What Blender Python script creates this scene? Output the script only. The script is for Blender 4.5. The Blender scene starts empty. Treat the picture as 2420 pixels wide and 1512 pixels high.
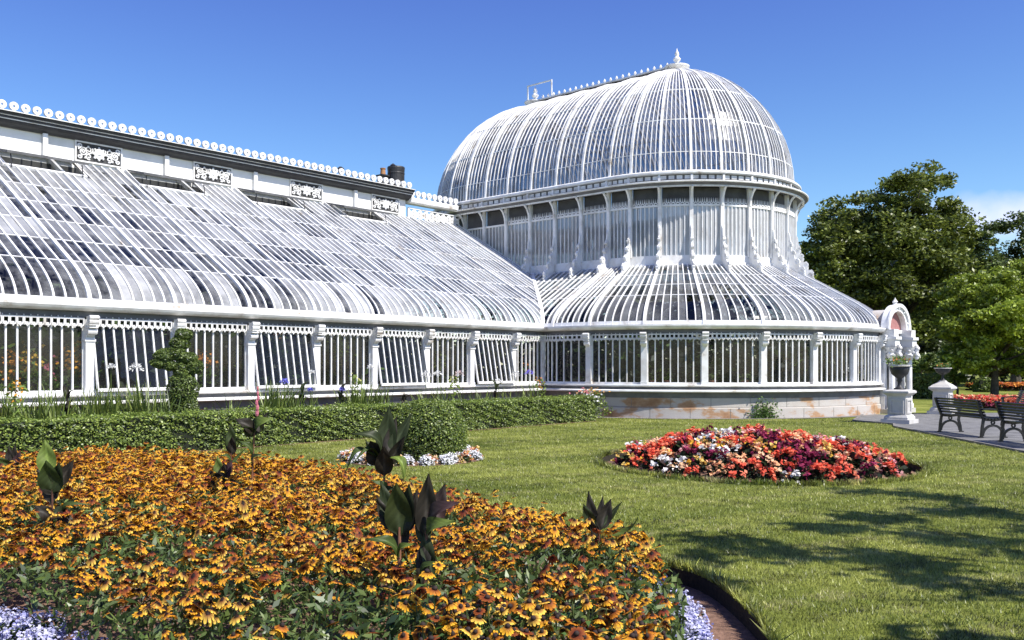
import bpy, bmesh, math, random
import numpy as np
from mathutils import Vector, Matrix
R = math.radians
rng = np.random.default_rng(7)
random.seed(7)
sc = bpy.context.scene
COL = sc.collection
F = 2150.0          # focal length in photo units (2420 wide)
EYE = 1.65

def P(px, py, Y):
    """photo position (2420 wide) at depth Y -> world point"""
    return Vector(((px - 1210) / F * Y, Y, EYE - (py - 865) / F * Y))

# building frame
C0 = Vector((6.6, 36.4, 0)); BANG = R(48.5)
UX, UY = math.cos(BANG), math.sin(BANG)
def bw(u, v, z=0):
    return Vector((C0.x + u * UX - v * UY, C0.y + u * UY + v * UX, z))
def Yv(px, v):
    t = (px - 1210) / F
    return (v + 19.2) / (-UY * t + UX)
def Pv(px, v, z=0):
    Y = Yv(px, v)
    return Vector(((px - 1210) / F * Y, Y, z))

# ---------------------------------------------------------------- materials
MATS = {}
def newmat(name):
    m = bpy.data.materials.new(name); m.use_nodes = True
    nt = m.node_tree; nt.nodes.clear()
    out = nt.nodes.new('ShaderNodeOutputMaterial')
    MATS[name] = m
    return m, nt, out
def N(nt, t, **kw):
    n = nt.nodes.new(t)
    for k, v in kw.items():
        if k.startswith('_'): setattr(n, k[1:], v)
        else:
            key = k.replace('__', ' ')
            n.inputs[key].default_value = v
    return n
def L(nt, a, ao, b, bi):
    nt.links.new(a.outputs[ao], b.inputs[bi])
def ramp(nt, stops):
    r = nt.nodes.new('ShaderNodeValToRGB')
    el = r.color_ramp.elements
    while len(el) < len(stops): el.new(0.5)
    for e, (p, c) in zip(el, stops):
        e.position = p; e.color = (c[0], c[1], c[2], 1) if not isinstance(c, (int, float)) else (c, c, c, 1)
    return r
def noise(nt, scale, detail=4, rough=.6, coord='Object'):
    tc = N(nt, 'ShaderNodeTexCoord')
    n = N(nt, 'ShaderNodeTexNoise', Scale=scale, Detail=detail, Roughness=rough)
    L(nt, tc, coord, n, 'Vector')
    return n
def surf(name, stops, scale=3, rough=.6, bump=0.0, bscale=None, metallic=0.0, spec=.4, detail=5, stretch=None):
    m, nt, out = newmat(name)
    b = N(nt, 'ShaderNodeBsdfPrincipled', Roughness=rough, Metallic=metallic)
    b.inputs['Specular IOR Level'].default_value = spec
    n = noise(nt, scale, detail)
    if stretch:
        mp = N(nt, 'ShaderNodeMapping'); mp.inputs['Scale'].default_value = stretch
        tc = N(nt, 'ShaderNodeTexCoord'); L(nt, tc, 'Object', mp, 'Vector'); L(nt, mp, 'Vector', n, 'Vector')
    r = ramp(nt, stops); L(nt, n, 'Fac', r, 'Fac'); L(nt, r, 'Color', b, 'Base Color')
    if bump:
        n2 = noise(nt, bscale or scale * 6, 4)
        bp = N(nt, 'ShaderNodeBump', Strength=bump, Distance=.02); L(nt, n2, 'Fac', bp, 'Height'); L(nt, bp, 'Normal', b, 'Normal')
    L(nt, b, 'BSDF', out, 'Surface')
    return m
def vcol(name, trans=.3, rough=.5, gloss=.06, gain=1.0):
    """leaf / petal material: colour of the plant itself from the mesh, thin and translucent"""
    m, nt, out = newmat(name)
    a = N(nt, 'ShaderNodeAttribute', _attribute_name='Col')
    d = N(nt, 'ShaderNodeBsdfDiffuse'); t = N(nt, 'ShaderNodeBsdfTranslucent'); g = N(nt, 'ShaderNodeBsdfGlossy', Roughness=rough)
    gm = N(nt, 'ShaderNodeMixRGB', _blend_type='MULTIPLY', Fac=1.0); gm.inputs[2].default_value = (gain, gain, gain, 1); L(nt, a, 'Color', gm, 1)
    L(nt, gm, 0, d, 'Color'); L(nt, gm, 0, t, 'Color')
    x = N(nt, 'ShaderNodeMixShader', Fac=trans); L(nt, d, 0, x, 1); L(nt, t, 0, x, 2)
    y = N(nt, 'ShaderNodeMixShader', Fac=gloss); L(nt, x, 0, y, 1); L(nt, g, 0, y, 2)
    L(nt, y, 0, out, 'Surface')
    return m
def glass(name, wash, spread, nspread, nscale=1.2, reflect=.08, rough=.04, tint=(.82, .84, .86), washcol=(.72, .73, .74), stretch=(1, 1, 1)):
    """old horticultural glass: clear pane, sky reflection, and a coat of whitewash and dirt that varies pane by pane"""
    m, nt, out = newmat(name)
    tr = N(nt, 'ShaderNodeBsdfTransparent'); tr.inputs['Color'].default_value = (*tint, 1)
    gl = N(nt, 'ShaderNodeBsdfGlossy', Roughness=rough)
    lw = N(nt, 'ShaderNodeLayerWeight', Blend=.5)
    pw = N(nt, 'ShaderNodeMath', _operation='POWER'); pw.inputs[1].default_value = 4; L(nt, lw, 'Facing', pw, 0)
    ma = N(nt, 'ShaderNodeMath', _operation='MULTIPLY_ADD'); ma.inputs[1].default_value = .75; ma.inputs[2].default_value = reflect; L(nt, pw, 0, ma, 0)
    x = N(nt, 'ShaderNodeMixShader'); L(nt, ma, 0, x, 'Fac'); L(nt, tr, 0, x, 1); L(nt, gl, 0, x, 2)
    d = N(nt, 'ShaderNodeBsdfDiffuse'); d.inputs['Color'].default_value = (*washcol, 1)
    t = N(nt, 'ShaderNodeBsdfTranslucent'); t.inputs['Color'].default_value = (*washcol, 1)
    w = N(nt, 'ShaderNodeMixShader', Fac=.35); L(nt, d, 0, w, 1); L(nt, t, 0, w, 2)
    geo = N(nt, 'ShaderNodeNewGeometry')
    n = N(nt, 'ShaderNodeTexNoise', Scale=nscale, Detail=5, Roughness=.65)
    tc = N(nt, 'ShaderNodeTexCoord'); mp = N(nt, 'ShaderNodeMapping'); mp.inputs['Scale'].default_value = stretch
    L(nt, tc, 'Object', mp, 'Vector'); L(nt, mp, 'Vector', n, 'Vector')
    a = N(nt, 'ShaderNodeMath', _operation='MULTIPLY_ADD'); a.inputs[1].default_value = spread; a.inputs[2].default_value = wash - spread / 2
    L(nt, geo, 'Random Per Island', a, 0)
    b = N(nt, 'ShaderNodeMath', _operation='MULTIPLY_ADD'); b.inputs[1].default_value = nspread; b.inputs[2].default_value = -nspread / 2
    L(nt, n, 'Fac', b, 0)
    s = N(nt, 'ShaderNodeMath', _operation='ADD', _use_clamp=True); L(nt, a, 0, s, 0); L(nt, b, 0, s, 1)
    y = N(nt, 'ShaderNodeMixShader'); L(nt, s, 0, y, 'Fac'); L(nt, x, 0, y, 1); L(nt, w, 0, y, 2)
    L(nt, y, 0, out, 'Surface')
    return m

WHITE = surf('white_paint', [(.27, (.42, .36, .29)), (.37, (.66, .64, .61)), (.56, (.82, .82, .81))], 2.4, .42, .05, 30)
WALLW = surf('white_render', [(.25, (.60, .60, .58)), (.5, (.80, .80, .78)), (.8, (.84, .84, .82))], .9, .75, .15, 25, stretch=(1, 1, .35))
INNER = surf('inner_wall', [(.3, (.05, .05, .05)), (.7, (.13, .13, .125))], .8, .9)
STONE = surf('sandstone', [(.36, (.30, .16, .08)), (.45, (.42, .26, .15)), (.50, (.46, .42, .38)), (.8, (.52, .51, .49))], .8, .85, .35, 30, stretch=(1, 1, 2.2), detail=9)
JOINT = surf('mortar', [(.3, (.16, .14, .12)), (.7, (.24, .22, .19))], 6, .9)
PIERST = surf('pier_stone', [(.3, (.42, .40, .37)), (.7, (.58, .57, .55))], 2.5, .8, .2, 25)
DARK = surf('dark_iron', [(.3, (.02, .02, .022)), (.7, (.045, .045, .047))], 6, .5, .1, 60)
BLACKP = surf('black_paint', [(.3, (.012, .012, .013)), (.7, (.03, .03, .03))], 5, .3, .1, 60)
PANELD = surf('panel_recess', [(.3, (.035, .035, .036)), (.7, (.07, .07, .07))], 4, .8)
LEADSHADE = surf('lead_shade_grey', [(.3, (.10, .10, .105)), (.7, (.17, .17, .175))], 3, .6)  # lead grey; also paints the shade under gutter and sill
BRICK = surf('chimney_pot', [(.3, (.30, .14, .06)), (.7, (.42, .22, .10))], 8, .8)
TERRA = surf('terracotta', [(.3, (.34, .13, .09)), (.7, (.45, .2, .14))], 8, .8)
SOIL = surf('soil', [(.3, (.10, .055, .035)), (.55, (.21, .12, .08)), (.75, (.30, .18, .125))], 22, .95, .8, 60, detail=8)
EDGE = surf('turf_edge', [(.3, (.012, .011, .009)), (.7, (.04, .035, .02))], 30, .95, .6, 60)
ASPH = surf('asphalt', [(.3, (.10, .098, .095)), (.5, (.16, .158, .153)), (.62, (.20, .197, .19)), (.75, (.13, .125, .115))], 2.3, .85, .4, 160, detail=9)
GRAV = surf('gravel', [(.35, (.10, .095, .09)), (.6, (.26, .24, .22))], 28, .95, .5, 60)
BARK = surf('bark', [(.3, (.04, .032, .025)), (.7, (.10, .085, .065))], 6, .9, .5, 20)
GREENP = surf('green_pot', [(.3, (.05, .07, .025)), (.7, (.09, .12, .04))], 4, .6)
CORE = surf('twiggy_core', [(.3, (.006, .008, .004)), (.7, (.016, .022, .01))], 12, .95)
LEAF = vcol('leaf', .32, .45, .05, 1.75)
GLOSSLEAF = vcol('gloss_leaf', .25, .5, .018)
PETAL = vcol('petal', .25, .6, .01)
G_WALL = glass('wall_glass', .02, .04, .05, reflect=.03, tint=(.70, .72, .71))
G_ROOF = glass('roof_glass', .36, .40, .95, .8, reflect=.10, tint=(.55, .56, .60))
G_CLEAR = glass('clear_roof_glass', .10, .16, 1.0, 1.9, reflect=.05, tint=(.5, .51, .54))
G_CURVE = glass('curved_glass', .50, .6, 1.2, 1.7, reflect=.08, tint=(.55, .56, .58))
G_SKIRT = glass('skirt_glass', .16, .35, .6, .9, reflect=.06, tint=(.5, .52, .53))
G_DOME = glass('dome_glass', .09, .20, .40, .5, reflect=.08, rough=.17, tint=(.48, .49, .53))
G_FLANK = glass('flank_glass', .34, .3, .5, .8, reflect=.06, tint=(.5, .51, .53))
G_DRUM = glass('drum_glass', .66, .2, .5, .8, reflect=.06, stretch=(1, 1, .5))
LIDG = glass('vent_glass', .35, .2, .3, 1.5, reflect=.10)

# ---------------------------------------------------------------- mesh building
class MB:
    def __init__(s): s.V = []; s.F = []; s.M = []; s.mi = 0
    def add(s, verts, faces):
        o = len(s.V); s.V.extend([tuple(v) for v in verts])
        for f in faces: s.F.append([o + i for i in f]); s.M.append(s.mi)
    def box(s, c, d, rz=0, rot=None):
        hx, hy, hz = d[0] / 2, d[1] / 2, d[2] / 2
        M = rot if rot is not None else Matrix.Rotation(rz, 3, 'Z')
        c = Vector(c)
        v = [c + M @ Vector((sx * hx, sy * hy, sz * hz)) for sz in (-1, 1) for sx, sy in ((-1, -1), (1, -1), (1, 1), (-1, 1))]
        s.add(v, [(3, 2, 1, 0), (4, 5, 6, 7), (0, 1, 5, 4), (1, 2, 6, 5), (2, 3, 7, 6), (3, 0, 4, 7)])
    def bar(s, path, side, w, dout, din):
        """square bar along a path; side = constant across vector or list"""
        path = [Vector(p) for p in path]; n = len(path); vs = []
        for i, p in enumerate(path):
            t = (path[min(i + 1, n - 1)] - path[max(i - 1, 0)]).normalized()
            sd = Vector(side[i] if isinstance(side, list) else side).normalized()
            nn = sd.cross(t).normalized()
            if i == 0: flip = 1
            vs += [p - sd * w / 2 + nn * dout, p + sd * w / 2 + nn * dout, p + sd * w / 2 - nn * din, p - sd * w / 2 - nn * din]
        fs = []
        for i in range(n - 1):
            a = 4 * i
            for k in range(4): fs.append((a + k, a + (k + 1) % 4, a + 4 + (k + 1) % 4, a + 4 + k))
        fs += [(3, 2, 1, 0), tuple(4 * (n - 1) + k for k in range(4))]
        s.add(vs, fs)
    def tube(s, path, r, n=6, r2=None, cap=True):
        path = [Vector(p) for p in path]; m = len(path); vs = []
        up = None
        for i, p in enumerate(path):
            t = (path[min(i + 1, m - 1)] - path[max(i - 1, 0)]).normalized()
            if up is None: up = Vector((0, 0, 1)) if abs(t.z) < .9 else Vector((1, 0, 0))
            a = t.cross(up).normalized(); b = a.cross(t).normalized(); up = b
            rr = r if r2 is None else r + (r2 - r) * i / (m - 1)
            for k in range(n):
                g = 2 * math.pi * k / n
                vs.append(p + a * rr * math.cos(g) + b * rr * math.sin(g))
        fs = []
        for i in range(m - 1):
            for k in range(n): fs.append((i * n + k, i * n + (k + 1) % n, (i + 1) * n + (k + 1) % n, (i + 1) * n + k))
        if cap: fs += [tuple(range(n - 1, -1, -1)), tuple((m - 1) * n + k for k in range(n))]
        s.add(vs, fs)
    def lathe(s, prof, c=(0, 0, 0), n=16, sq=False):
        vs = []; c = Vector(c)
        for r, z in prof:
            for k in range(n):
                g = 2 * math.pi * (k + (.5 if sq else 0)) / n
                vs.append(c + Vector((r * math.cos(g), r * math.sin(g), z)))
        fs = []
        for i in range(len(prof) - 1):
            for k in range(n): fs.append((i * n + k, i * n + (k + 1) % n, (i + 1) * n + (k + 1) % n, (i + 1) * n + k))
        fs += [tuple(range(n - 1, -1, -1)), tuple((len(prof) - 1) * n + k for k in range(n))]
        s.add(vs, fs)
    def prism(s, poly, o, ax, ay, an, th):
        o, ax, ay, an = Vector(o), Vector(ax), Vector(ay), Vector(an); n = len(poly)
        a = [o + ax * x + ay * y - an * th / 2 for x, y in poly]; b = [p + an * th for p in a]
        s.add(a + b, [tuple(range(n - 1, -1, -1)), tuple(range(n, 2 * n))] + [(i, (i + 1) % n, n + (i + 1) % n, n + i) for i in range(n)])
    def ring(s, o, ax, ay, an, r0, r1, th, n=14, a0=0, a1=2 * math.pi):
        o, ax, ay, an = Vector(o), Vector(ax), Vector(ay), Vector(an); vs = []
        full = abs(a1 - a0 - 2 * math.pi) < 1e-4; m = n if full else n + 1
        for k in range(m):
            g = a0 + (a1 - a0) * k / n
            e = ax * math.cos(g) + ay * math.sin(g)
            vs += [o + e * r0 - an * th / 2, o + e * r1 - an * th / 2, o + e * r1 + an * th / 2, o + e * r0 + an * th / 2]
        fs = []
        for k in range(n):
            a = 4 * k; b = 4 * ((k + 1) % m)
            for q in range(4): fs.append((a + q, a + (q + 1) % 4, b + (q + 1) % 4, b + q))
        if not full: fs += [(3, 2, 1, 0), tuple(4 * n + q for q in range(4))]
        s.add(vs, fs)
    def ball(s, c, r, n=8, m=6, sz=1.0):
        s.lathe([(max(r * math.sin(math.pi * i / m), .001), -r * sz * math.cos(math.pi * i / m)) for i in range(m + 1)], c, n)
    def sweep(s, prof, frames):
        """prof [(out,z)], frames [(xy point, outward xy)]; closed profile, open run"""
        n = len(prof); vs = []
        for (p, o) in frames:
            for a, z in prof: vs.append((p[0] + o[0] * a, p[1] + o[1] * a, z))
        fs = []
        for i in range(len(frames) - 1):
            for k in range(n): fs.append((i * n + k, i * n + (k + 1) % n, (i + 1) * n + (k + 1) % n, (i + 1) * n + k))
        fs += [tuple(range(n - 1, -1, -1)), tuple((len(frames) - 1) * n + k for k in range(n))]
        s.add(vs, fs)
    def build(s, name, mats, parent=None, M=None, smooth=False, loc=None, rz=0):
        me = bpy.data.meshes.new(name)
        V = s.V if M is None else [tuple(M @ Vector(v)) for v in s.V]
        me.from_pydata(V, [], s.F)
        for m in (mats if isinstance(mats, list) else [mats]): me.materials.append(m)
        if any(s.M): me.polygons.foreach_set('material_index', s.M)
        bm = bmesh.new(); bm.from_mesh(me); bmesh.ops.recalc_face_normals(bm, faces=bm.faces); bm.to_mesh(me); bm.free()
        if smooth: me.polygons.foreach_set('use_smooth', [True] * len(me.polygons))
        o = bpy.data.objects.new(name, me); COL.objects.link(o)
        if parent: o.parent = parent
        if loc is not None: o.location = loc
        o.rotation_euler.z = rz
        return o
def sheet(name, V, Fq, mat, parent=None, col=None, smooth=False):
    """mesh from numpy arrays; Fq (M,k) int; col (N,3)"""
    V = np.asarray(V, np.float32); Fq = np.asarray(Fq, np.int32)
    me = bpy.data.meshes.new(name); k = Fq.shape[1]
    me.vertices.add(len(V)); me.vertices.foreach_set('co', V.ravel())
    me.loops.add(Fq.size); me.loops.foreach_set('vertex_index', Fq.ravel())
    me.polygons.add(len(Fq)); me.polygons.foreach_set('loop_start', np.arange(0, Fq.size, k, dtype=np.int32))
    try: me.polygons.foreach_set('loop_total', np.full(len(Fq), k, np.int32))
    except Exception: pass
    me.update(calc_edges=True)
    if smooth: me.polygons.foreach_set('use_smooth', [True] * len(Fq))
    if col is not None:
        a = me.attributes.new('Col', 'FLOAT_COLOR', 'POINT')
        c = np.ones((len(V), 4), np.float32); c[:, :3] = col; a.data.foreach_set('color', c.ravel())
    for m in (mat if isinstance(mat, list) else [mat]): me.materials.append(m)
    o = bpy.data.objects.new(name, me); COL.objects.link(o)
    if parent: o.parent = parent
    return o
def tag(o, label=None, cat=None, group=None, kind=None):
    if label: o['label'] = label
    if cat: o['category'] = cat
    if group: o['group'] = group
    if kind: o['kind'] = kind
    return o
def empty(name, loc=(0, 0, 0), rz=0):
    o = bpy.data.objects.new(name, None); COL.objects.link(o); o.location = loc; o.rotation_euler.z = rz; o.empty_display_size = .2
    return o

# ---------------------------------------------------------------- plant helpers
def unit(a): return a / np.maximum(np.linalg.norm(a, axis=1, keepdims=True), 1e-9)
def leafquads(p, L0, W0, up=.3, dirs=None, nrm=None):
    """kite shaped leaves at points p; returns verts, faces"""
    n = len(p)
    d = rng.normal(size=(n, 3)) if dirs is None else dirs + rng.normal(size=(n, 3)) * .35
    if dirs is None: d[:, 2] *= .6
    d = unit(d)
    q = rng.normal(size=(n, 3)); q[:, 2] += up * 3
    if nrm is not None: q = q * .55 + nrm * 1.0
    w = unit(np.cross(d, q)); L0 = np.asarray(L0).reshape(-1, 1) * np.ones((n, 1)); W0 = np.asarray(W0).reshape(-1, 1) * np.ones((n, 1))
    V = np.stack([p - d * L0 * .5, p + w * W0 * .5, p + d * L0 * .5, p - w * W0 * .5], 1).reshape(-1, 3)
    return V, np.arange(4 * n).reshape(n, 4)
def pick(cols, n, jit=.15):
    cols = np.asarray(cols, float); c = cols[rng.integers(0, len(cols), n)]
    return np.clip(c * (1 + rng.normal(size=(n, 1)) * jit), .001, 1)
def rep(c, k): return np.repeat(c, k, axis=0)
def vnoise(x, y, s=1.0, seed=0):
    """cheap smooth noise 0..1"""
    a = np.sin(x * 1.7 * s + seed) * np.cos(y * 1.3 * s - seed * 1.3) + np.sin(x * .9 * s - y * 2.1 * s + seed * 2.1) + .6 * np.sin(3.7 * s * x + 2.9 * s * y + seed * .7)
    return np.clip(a / 5.2 + .5, 0, 1)
def inside(poly, x, y):
    poly = np.asarray(poly); r = np.zeros(len(x), bool); n = len(poly); j = n - 1
    for i in range(n):
        xi, yi = poly[i]; xj, yj = poly[j]
        c = ((yi > y) != (yj > y)) & (x < (xj - xi) * (y - yi) / (yj - yi + 1e-12) + xi); r ^= c; j = i
    return r
def catmull(pts, k=8):
    out = []; n = len(pts)
    for i in range(n):
        p0, p1, p2, p3 = (np.array(pts[(i + q) % n], float) for q in (-1, 0, 1, 2))
        for j in range(k):
            t = j / k
            out.append(tuple(.5 * ((2 * p1) + (-p0 + p2) * t + (2 * p0 - 5 * p1 + 4 * p2 - p3) * t * t + (-p0 + 3 * p1 - 3 * p2 + p3) * t ** 3)))
    return out
# ================================================================ glasshouse (local frame: x along the wing, -y towards the lawn)
house = empty('glasshouse', C0, BANG)
tag(house, 'long white iron glasshouse with sloping glazed wing and tall domed pavilion behind the hedge', 'glasshouse')
VF = .54; RS = 7.76; UL = -30.0; UJ = -7.76; RD = 4.5; LB = 7.4; VB = 7.6
def prof(s):
    """roof height at distance s in from the eaves: quarter curve, then a straight slope"""
    if s >= 1: return 3.98 + (s - 1) * .58
    t = math.sqrt(max(s, 0)); return (1 - t) ** 2 * 2.97 + 2 * t * (1 - t) * 3.4 + t * t * 3.98
CURVE = [0, .01, .04, .09, .17, .28, .42, .6, .8, 1.0]
def st(sg):
    """station on the stadium plan (metres along the 4.5 m line): spine point and outward normal"""
    a = RD
    Larc = math.pi * a
    if sg < 0: return (0, -sg), (-1, 0)
    if sg <= Larc: th = sg / a; return (0, 0), (-math.cos(th), -math.sin(th))
    if sg <= Larc + LB: return (0, sg - Larc), (1, 0)
    th = (sg - Larc - LB) / a; return (0, LB), (math.cos(th), math.sin(th))
def sp(sg, r, z=0):
    c, n = st(sg); return Vector((c[0] + n[0] * r, c[1] + n[1] * r, z))
def tang(sg):
    c, n = st(sg); return Vector((-n[1], n[0], 0))
A = lambda deg: R(deg) * RD
LARC = math.pi * RD
# post positions read off the photo: straight flank, then round the bow
post_s = [-7.4, -6.3, -5.1, -3.85, -2.6, -1.35, -.1] + [A(d) for d in (10, 23.7, 37.5, 51.3, 65.0, 78.8, 92.6, 106.4, 120.2, 134, 147.8, 161.6, 175.4)]
post_s += [LARC + v for v in (1.0, 2.28, 3.56, 4.84, 6.12, 7.4)]
back_s = [LARC + LB + A(180 / 13 * k) for k in range(14)]
loop_s = post_s + back_s[1:]

def frange(a, b, n): return [a + (b - a) * i / n for i in range(n + 1)]
def frames(ss, r): return [((sp(s, r).x, sp(s, r).y), st(s)[1]) for s in ss]
def fine(ss, k=5):
    o = []
    for a, b in zip(ss[:-1], ss[1:]): o += [a + (b - a) * i / k for i in range(k)]
    return o + [ss[-1]]
WN = (0, -1)
wingrun = lambda u0, u1, v=VF: [((u0, v), WN), ((u1, v), WN)]

# ---- plinths, sills, gutters
PL = [(0, .64), (.05, .64), (.05, .34), (.09, .32), (.09, -.05), (0, -.05)]
SILL = [(0, 1.07), (.16, 1.07), (.17, 1.05), (.17, 1.02), (.06, .993), (0, .993)]
GUT = [(0, 2.82), (.12, 2.82), (.20, 2.84), (.24, 2.87), (.27, 2.92), (.27, 2.97), (0, 2.97)]
SOF = [(-.02, 2.69), (.035, 2.69), (.035, 2.818), (-.02, 2.818)]  # dark strip that paints in the shade under the gutter
skirt_s = [-VF] + [s for s in post_s if s > -VF] 
DOOR = A(100)
fr_s = [s for s in fine(skirt_s, 6)]
left_run = [s for s in fr_s if s < A(94)] + [A(94)]
right_run = [A(106)] + [s for s in fr_s if s > A(106)]
BAND = [(0, .99), (.06, .99), (.06, .915), (.05, .80), (.05, .645), (0, .645)]  # grey face paints in the shade between and below the ledges
LEDGE = [(.065, .91), (.20, .90), (.25, .88), (.25, .84), (.055, .82)]
for prf, nm, mt in ((PL, 'plinth', STONE), (SILL, 'sill', WHITE), (BAND, 'sill_shade', LEADSHADE), (LEDGE, 'ledge', WHITE)):
    m = MB(); m.sweep(prf, wingrun(UL, UJ - prf[2][0] * 0 - .2)); m.sweep(prf, [((UJ - .2, VF), WN), ((UJ, VF), WN)] if False else wingrun(UJ - .2, UJ - .09)); m.build(nm, mt, house)
    for run in (left_run, right_run):
        m = MB(); m.sweep(prf, frames(run, RS))
        if nm == 'plinth':      # mortar joints between the stone blocks
            m.mi = 1; L0_ = run[0]; k = 0
            m.sweep([(.048, .345), (.053, .345), (.053, .356), (.048, .356)], frames(run, RS))
            while L0_ < run[-1]:
                t_ = tang(L0_); a_ = math.atan2(t_.y, t_.x)
                m.box(sp(L0_, RS + .048, .50), (.012, .012, .28), a_)
                if L0_ + .35 < run[-1]: t_ = tang(L0_ + .35); m.box(sp(L0_ + .35, RS + .088, .13), (.012, .012, .36), math.atan2(t_.y, t_.x))
                L0_ += .72
            m.build(nm, [mt, JOINT], house); continue
        m.build(nm, mt, house)
m = MB(); m.sweep(GUT, wingrun(UL, UJ - .272)); m.build('gutter', WHITE, house)
m = MB(); m.sweep(GUT, frames([s for s in fr_s], RS)); m.build('gutter', WHITE, house)

m = MB(); m.sweep(SOF, wingrun(UL, UJ - .04)); m.build('gutter_shade', LEADSHADE, house)
m = MB(); m.sweep(SOF, frames([s for s in fr_s], RS)); m.build('gutter_shade', LEADSHADE, house)
# ---- side wall windows
def u_shapes(m, p0, p1, z0, z1, nrm, n):
    """row of hanging U loops between two points"""
    p0, p1 = Vector(p0), Vector(p1); ax = (p1 - p0); W = ax.length; ax.normalize(); up = Vector((0, 0, 1))
    w = W / n; r = w * .40; t = w * .17; zc = z0 + r
    m.prism([(0, z1 - .035), (W, z1 - .035), (W, z1), (0, z1)], p0 + up * 0, ax, up, nrm, .03)
    for i in range(n):
        c = p0 + ax * (w * (i + .5))
        for sx in (-1, 1):
            m.prism([(sx * r - t / 2, zc), (sx * r + t / 2, zc), (sx * r + t / 2, z1 - .037), (sx * r - t / 2, z1 - .037)], c, ax, up, nrm, .025)
        m.ring(c + up * (zc - .002), ax, up, nrm, r - t / 2, r + t / 2, .025, 5, math.pi, 2 * math.pi)
        m.prism([(-t * .5, z0 - .035), (t * .5, z0 - .035), (t * .3, z0 + t * .4), (-t * .3, z0 + t * .4)], c, ax, up, nrm, .025)
        if i: m.ball(p0 + ax * (w * i) + up * (z1 + .02), .016, 5, 3)
def window(p0, p1, nrm, n, tilt=0.0):
    """one glazed bay between posts: frame with mullions, glass and valance"""
    p0, p1, nrm = Vector(p0), Vector(p1), Vector(nrm)
    ax = p1 - p0; W = ax.length; ax.normalize(); ang = math.atan2(ax.y, ax.x)
    z0, z1 = 1.072, 2.56; H = z1 - z0
    m = MB(); mw = .036
    m.box((W / 2, 0, -.03), (W, .06, .06)); m.box((W / 2, 0, -H + .035), (W, .06, .07))
    for i in range(n + 1):
        m.box((W * i / n, 0, -H / 2), (mw, .05, H - .132))
    f = m.build('window', WHITE, house)
    f.location = p0 + Vector((0, 0, z1)) - nrm * .02
    f.rotation_euler = (0, 0, ang)
    g = MB()
    for i in range(n):
        a, b = W * i / n + .02, W * (i + 1) / n - .02
        dy = random.uniform(-.004, .004)
        g.add([(a, .01 + dy, -H + .06), (b, .01 - dy, -H + .06), (b, .01, -.05), (a, .01, -.05)], [(0, 1, 2, 3)])
    go = g.build('pane', G_WALL, f)
    if tilt:
        # local -y is outward when nrm = -y side; sash hung from its head, foot swung out
        s = 1 if (Matrix.Rotation(ang, 3, 'Z') @ Vector((0, -1, 0))).dot(nrm) > 0 else -1
        f.rotation_euler = (Matrix.Rotation(ang, 4, 'Z') @ Matrix.Rotation(-s * tilt, 4, 'X')).to_euler()
    v = MB(); u_shapes(v, p0 + nrm * .06, p1 + nrm * .06, 2.50, 2.68, nrm, max(6, round(W / .135)))
    v.build('valance', WHITE, house)
def console(m, o, ax, n, s=1.0):
    """scrolled bracket at the head of a post; ax along the wall, n outward"""
    o, ax, n = Vector(o), Vector(ax), Vector(n); up = Vector((0, 0, 1))
    poly = [(0, 2.28), (.06, 2.28), (.10, 2.36), (.08, 2.44), (.12, 2.50), (.20, 2.58), (.23, 2.68), (.20, 2.715), (0, 2.715)]
    m.prism([(a * s, z) for a, z in poly], o, n, up, ax, .15)
    for a, z, r in ((.085, 2.385, .07), (.15, 2.60, .075), (.19, 2.68, .05)):
        m.ring(o + n * a + up * z, n, up, ax, r * .35, r, .20, 10)
        m.ring(o + n * a + up * z, n, up, ax, .001, r * .22, .21, 6)
    for z in (2.47, 2.53): m.box(o + n * .1 + up * z, (.19, .19, .02), math.atan2(ax.y, ax.x))
wposts = [-28.91, -26.96, -25.01, -23.06, -21.08, -19.13, -17.17, -15.21, -13.23, -11.32, -9.36]
for i, u in enumerate(wposts):
    m = MB(); m.box((u, VF - .03, 1.86), (.19, .17, 1.575)); m.box((u, VF - .035, 1.115), (.23, .2, .08)); m.box((u, VF - .035, 2.20), (.23, .2, .05))
    po = m.build('post', WHITE, house)
    m = MB(); console(m, (u, VF - .10, 0), (1, 0, 0), (0, -1, 0)); m.build('bracket', WHITE, po)
    e = wposts[i + 1] if i + 1 < len(wposts) else UJ - .07
    window((u + .10, VF, 0), (e - .10 if i + 1 < len(wposts) else e, VF, 0), (0, -1, 0), 8 if i + 1 < len(wposts) else 7, R(11) if i % 2 == 1 and i + 1 < len(wposts) else (R(9) if i % 2 == 1 and i < 9 else 0))
m = MB(); m.box((UJ, VF, 1.86), (.14, .14, 1.575)); m.build('post', WHITE, house)
for i, s in enumerate(skirt_s):
    if s > -VF and not (A(94) < s < A(106)) and s > 0:
        o = sp(s, RS + .03); t = tang(s); c, n = st(s)
        m = MB(); m.box(o + Vector((0, 0, 1.86)), (.19, .17, 1.575), math.atan2(t.y, t.x)); m.box(o + Vector((0, 0, 1.115)), (.23, .2, .08), math.atan2(t.y, t.x))
        po = m.build('post', WHITE, house)
        m = MB(); console(m, sp(s, RS + .10), t, (n[0], n[1], 0)); m.build('bracket', WHITE, po)
bays = [(-VF, A(10))] + [(a, b) for a, b in zip(skirt_s, skirt_s[1:]) if a >= A(9.9)]
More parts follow.
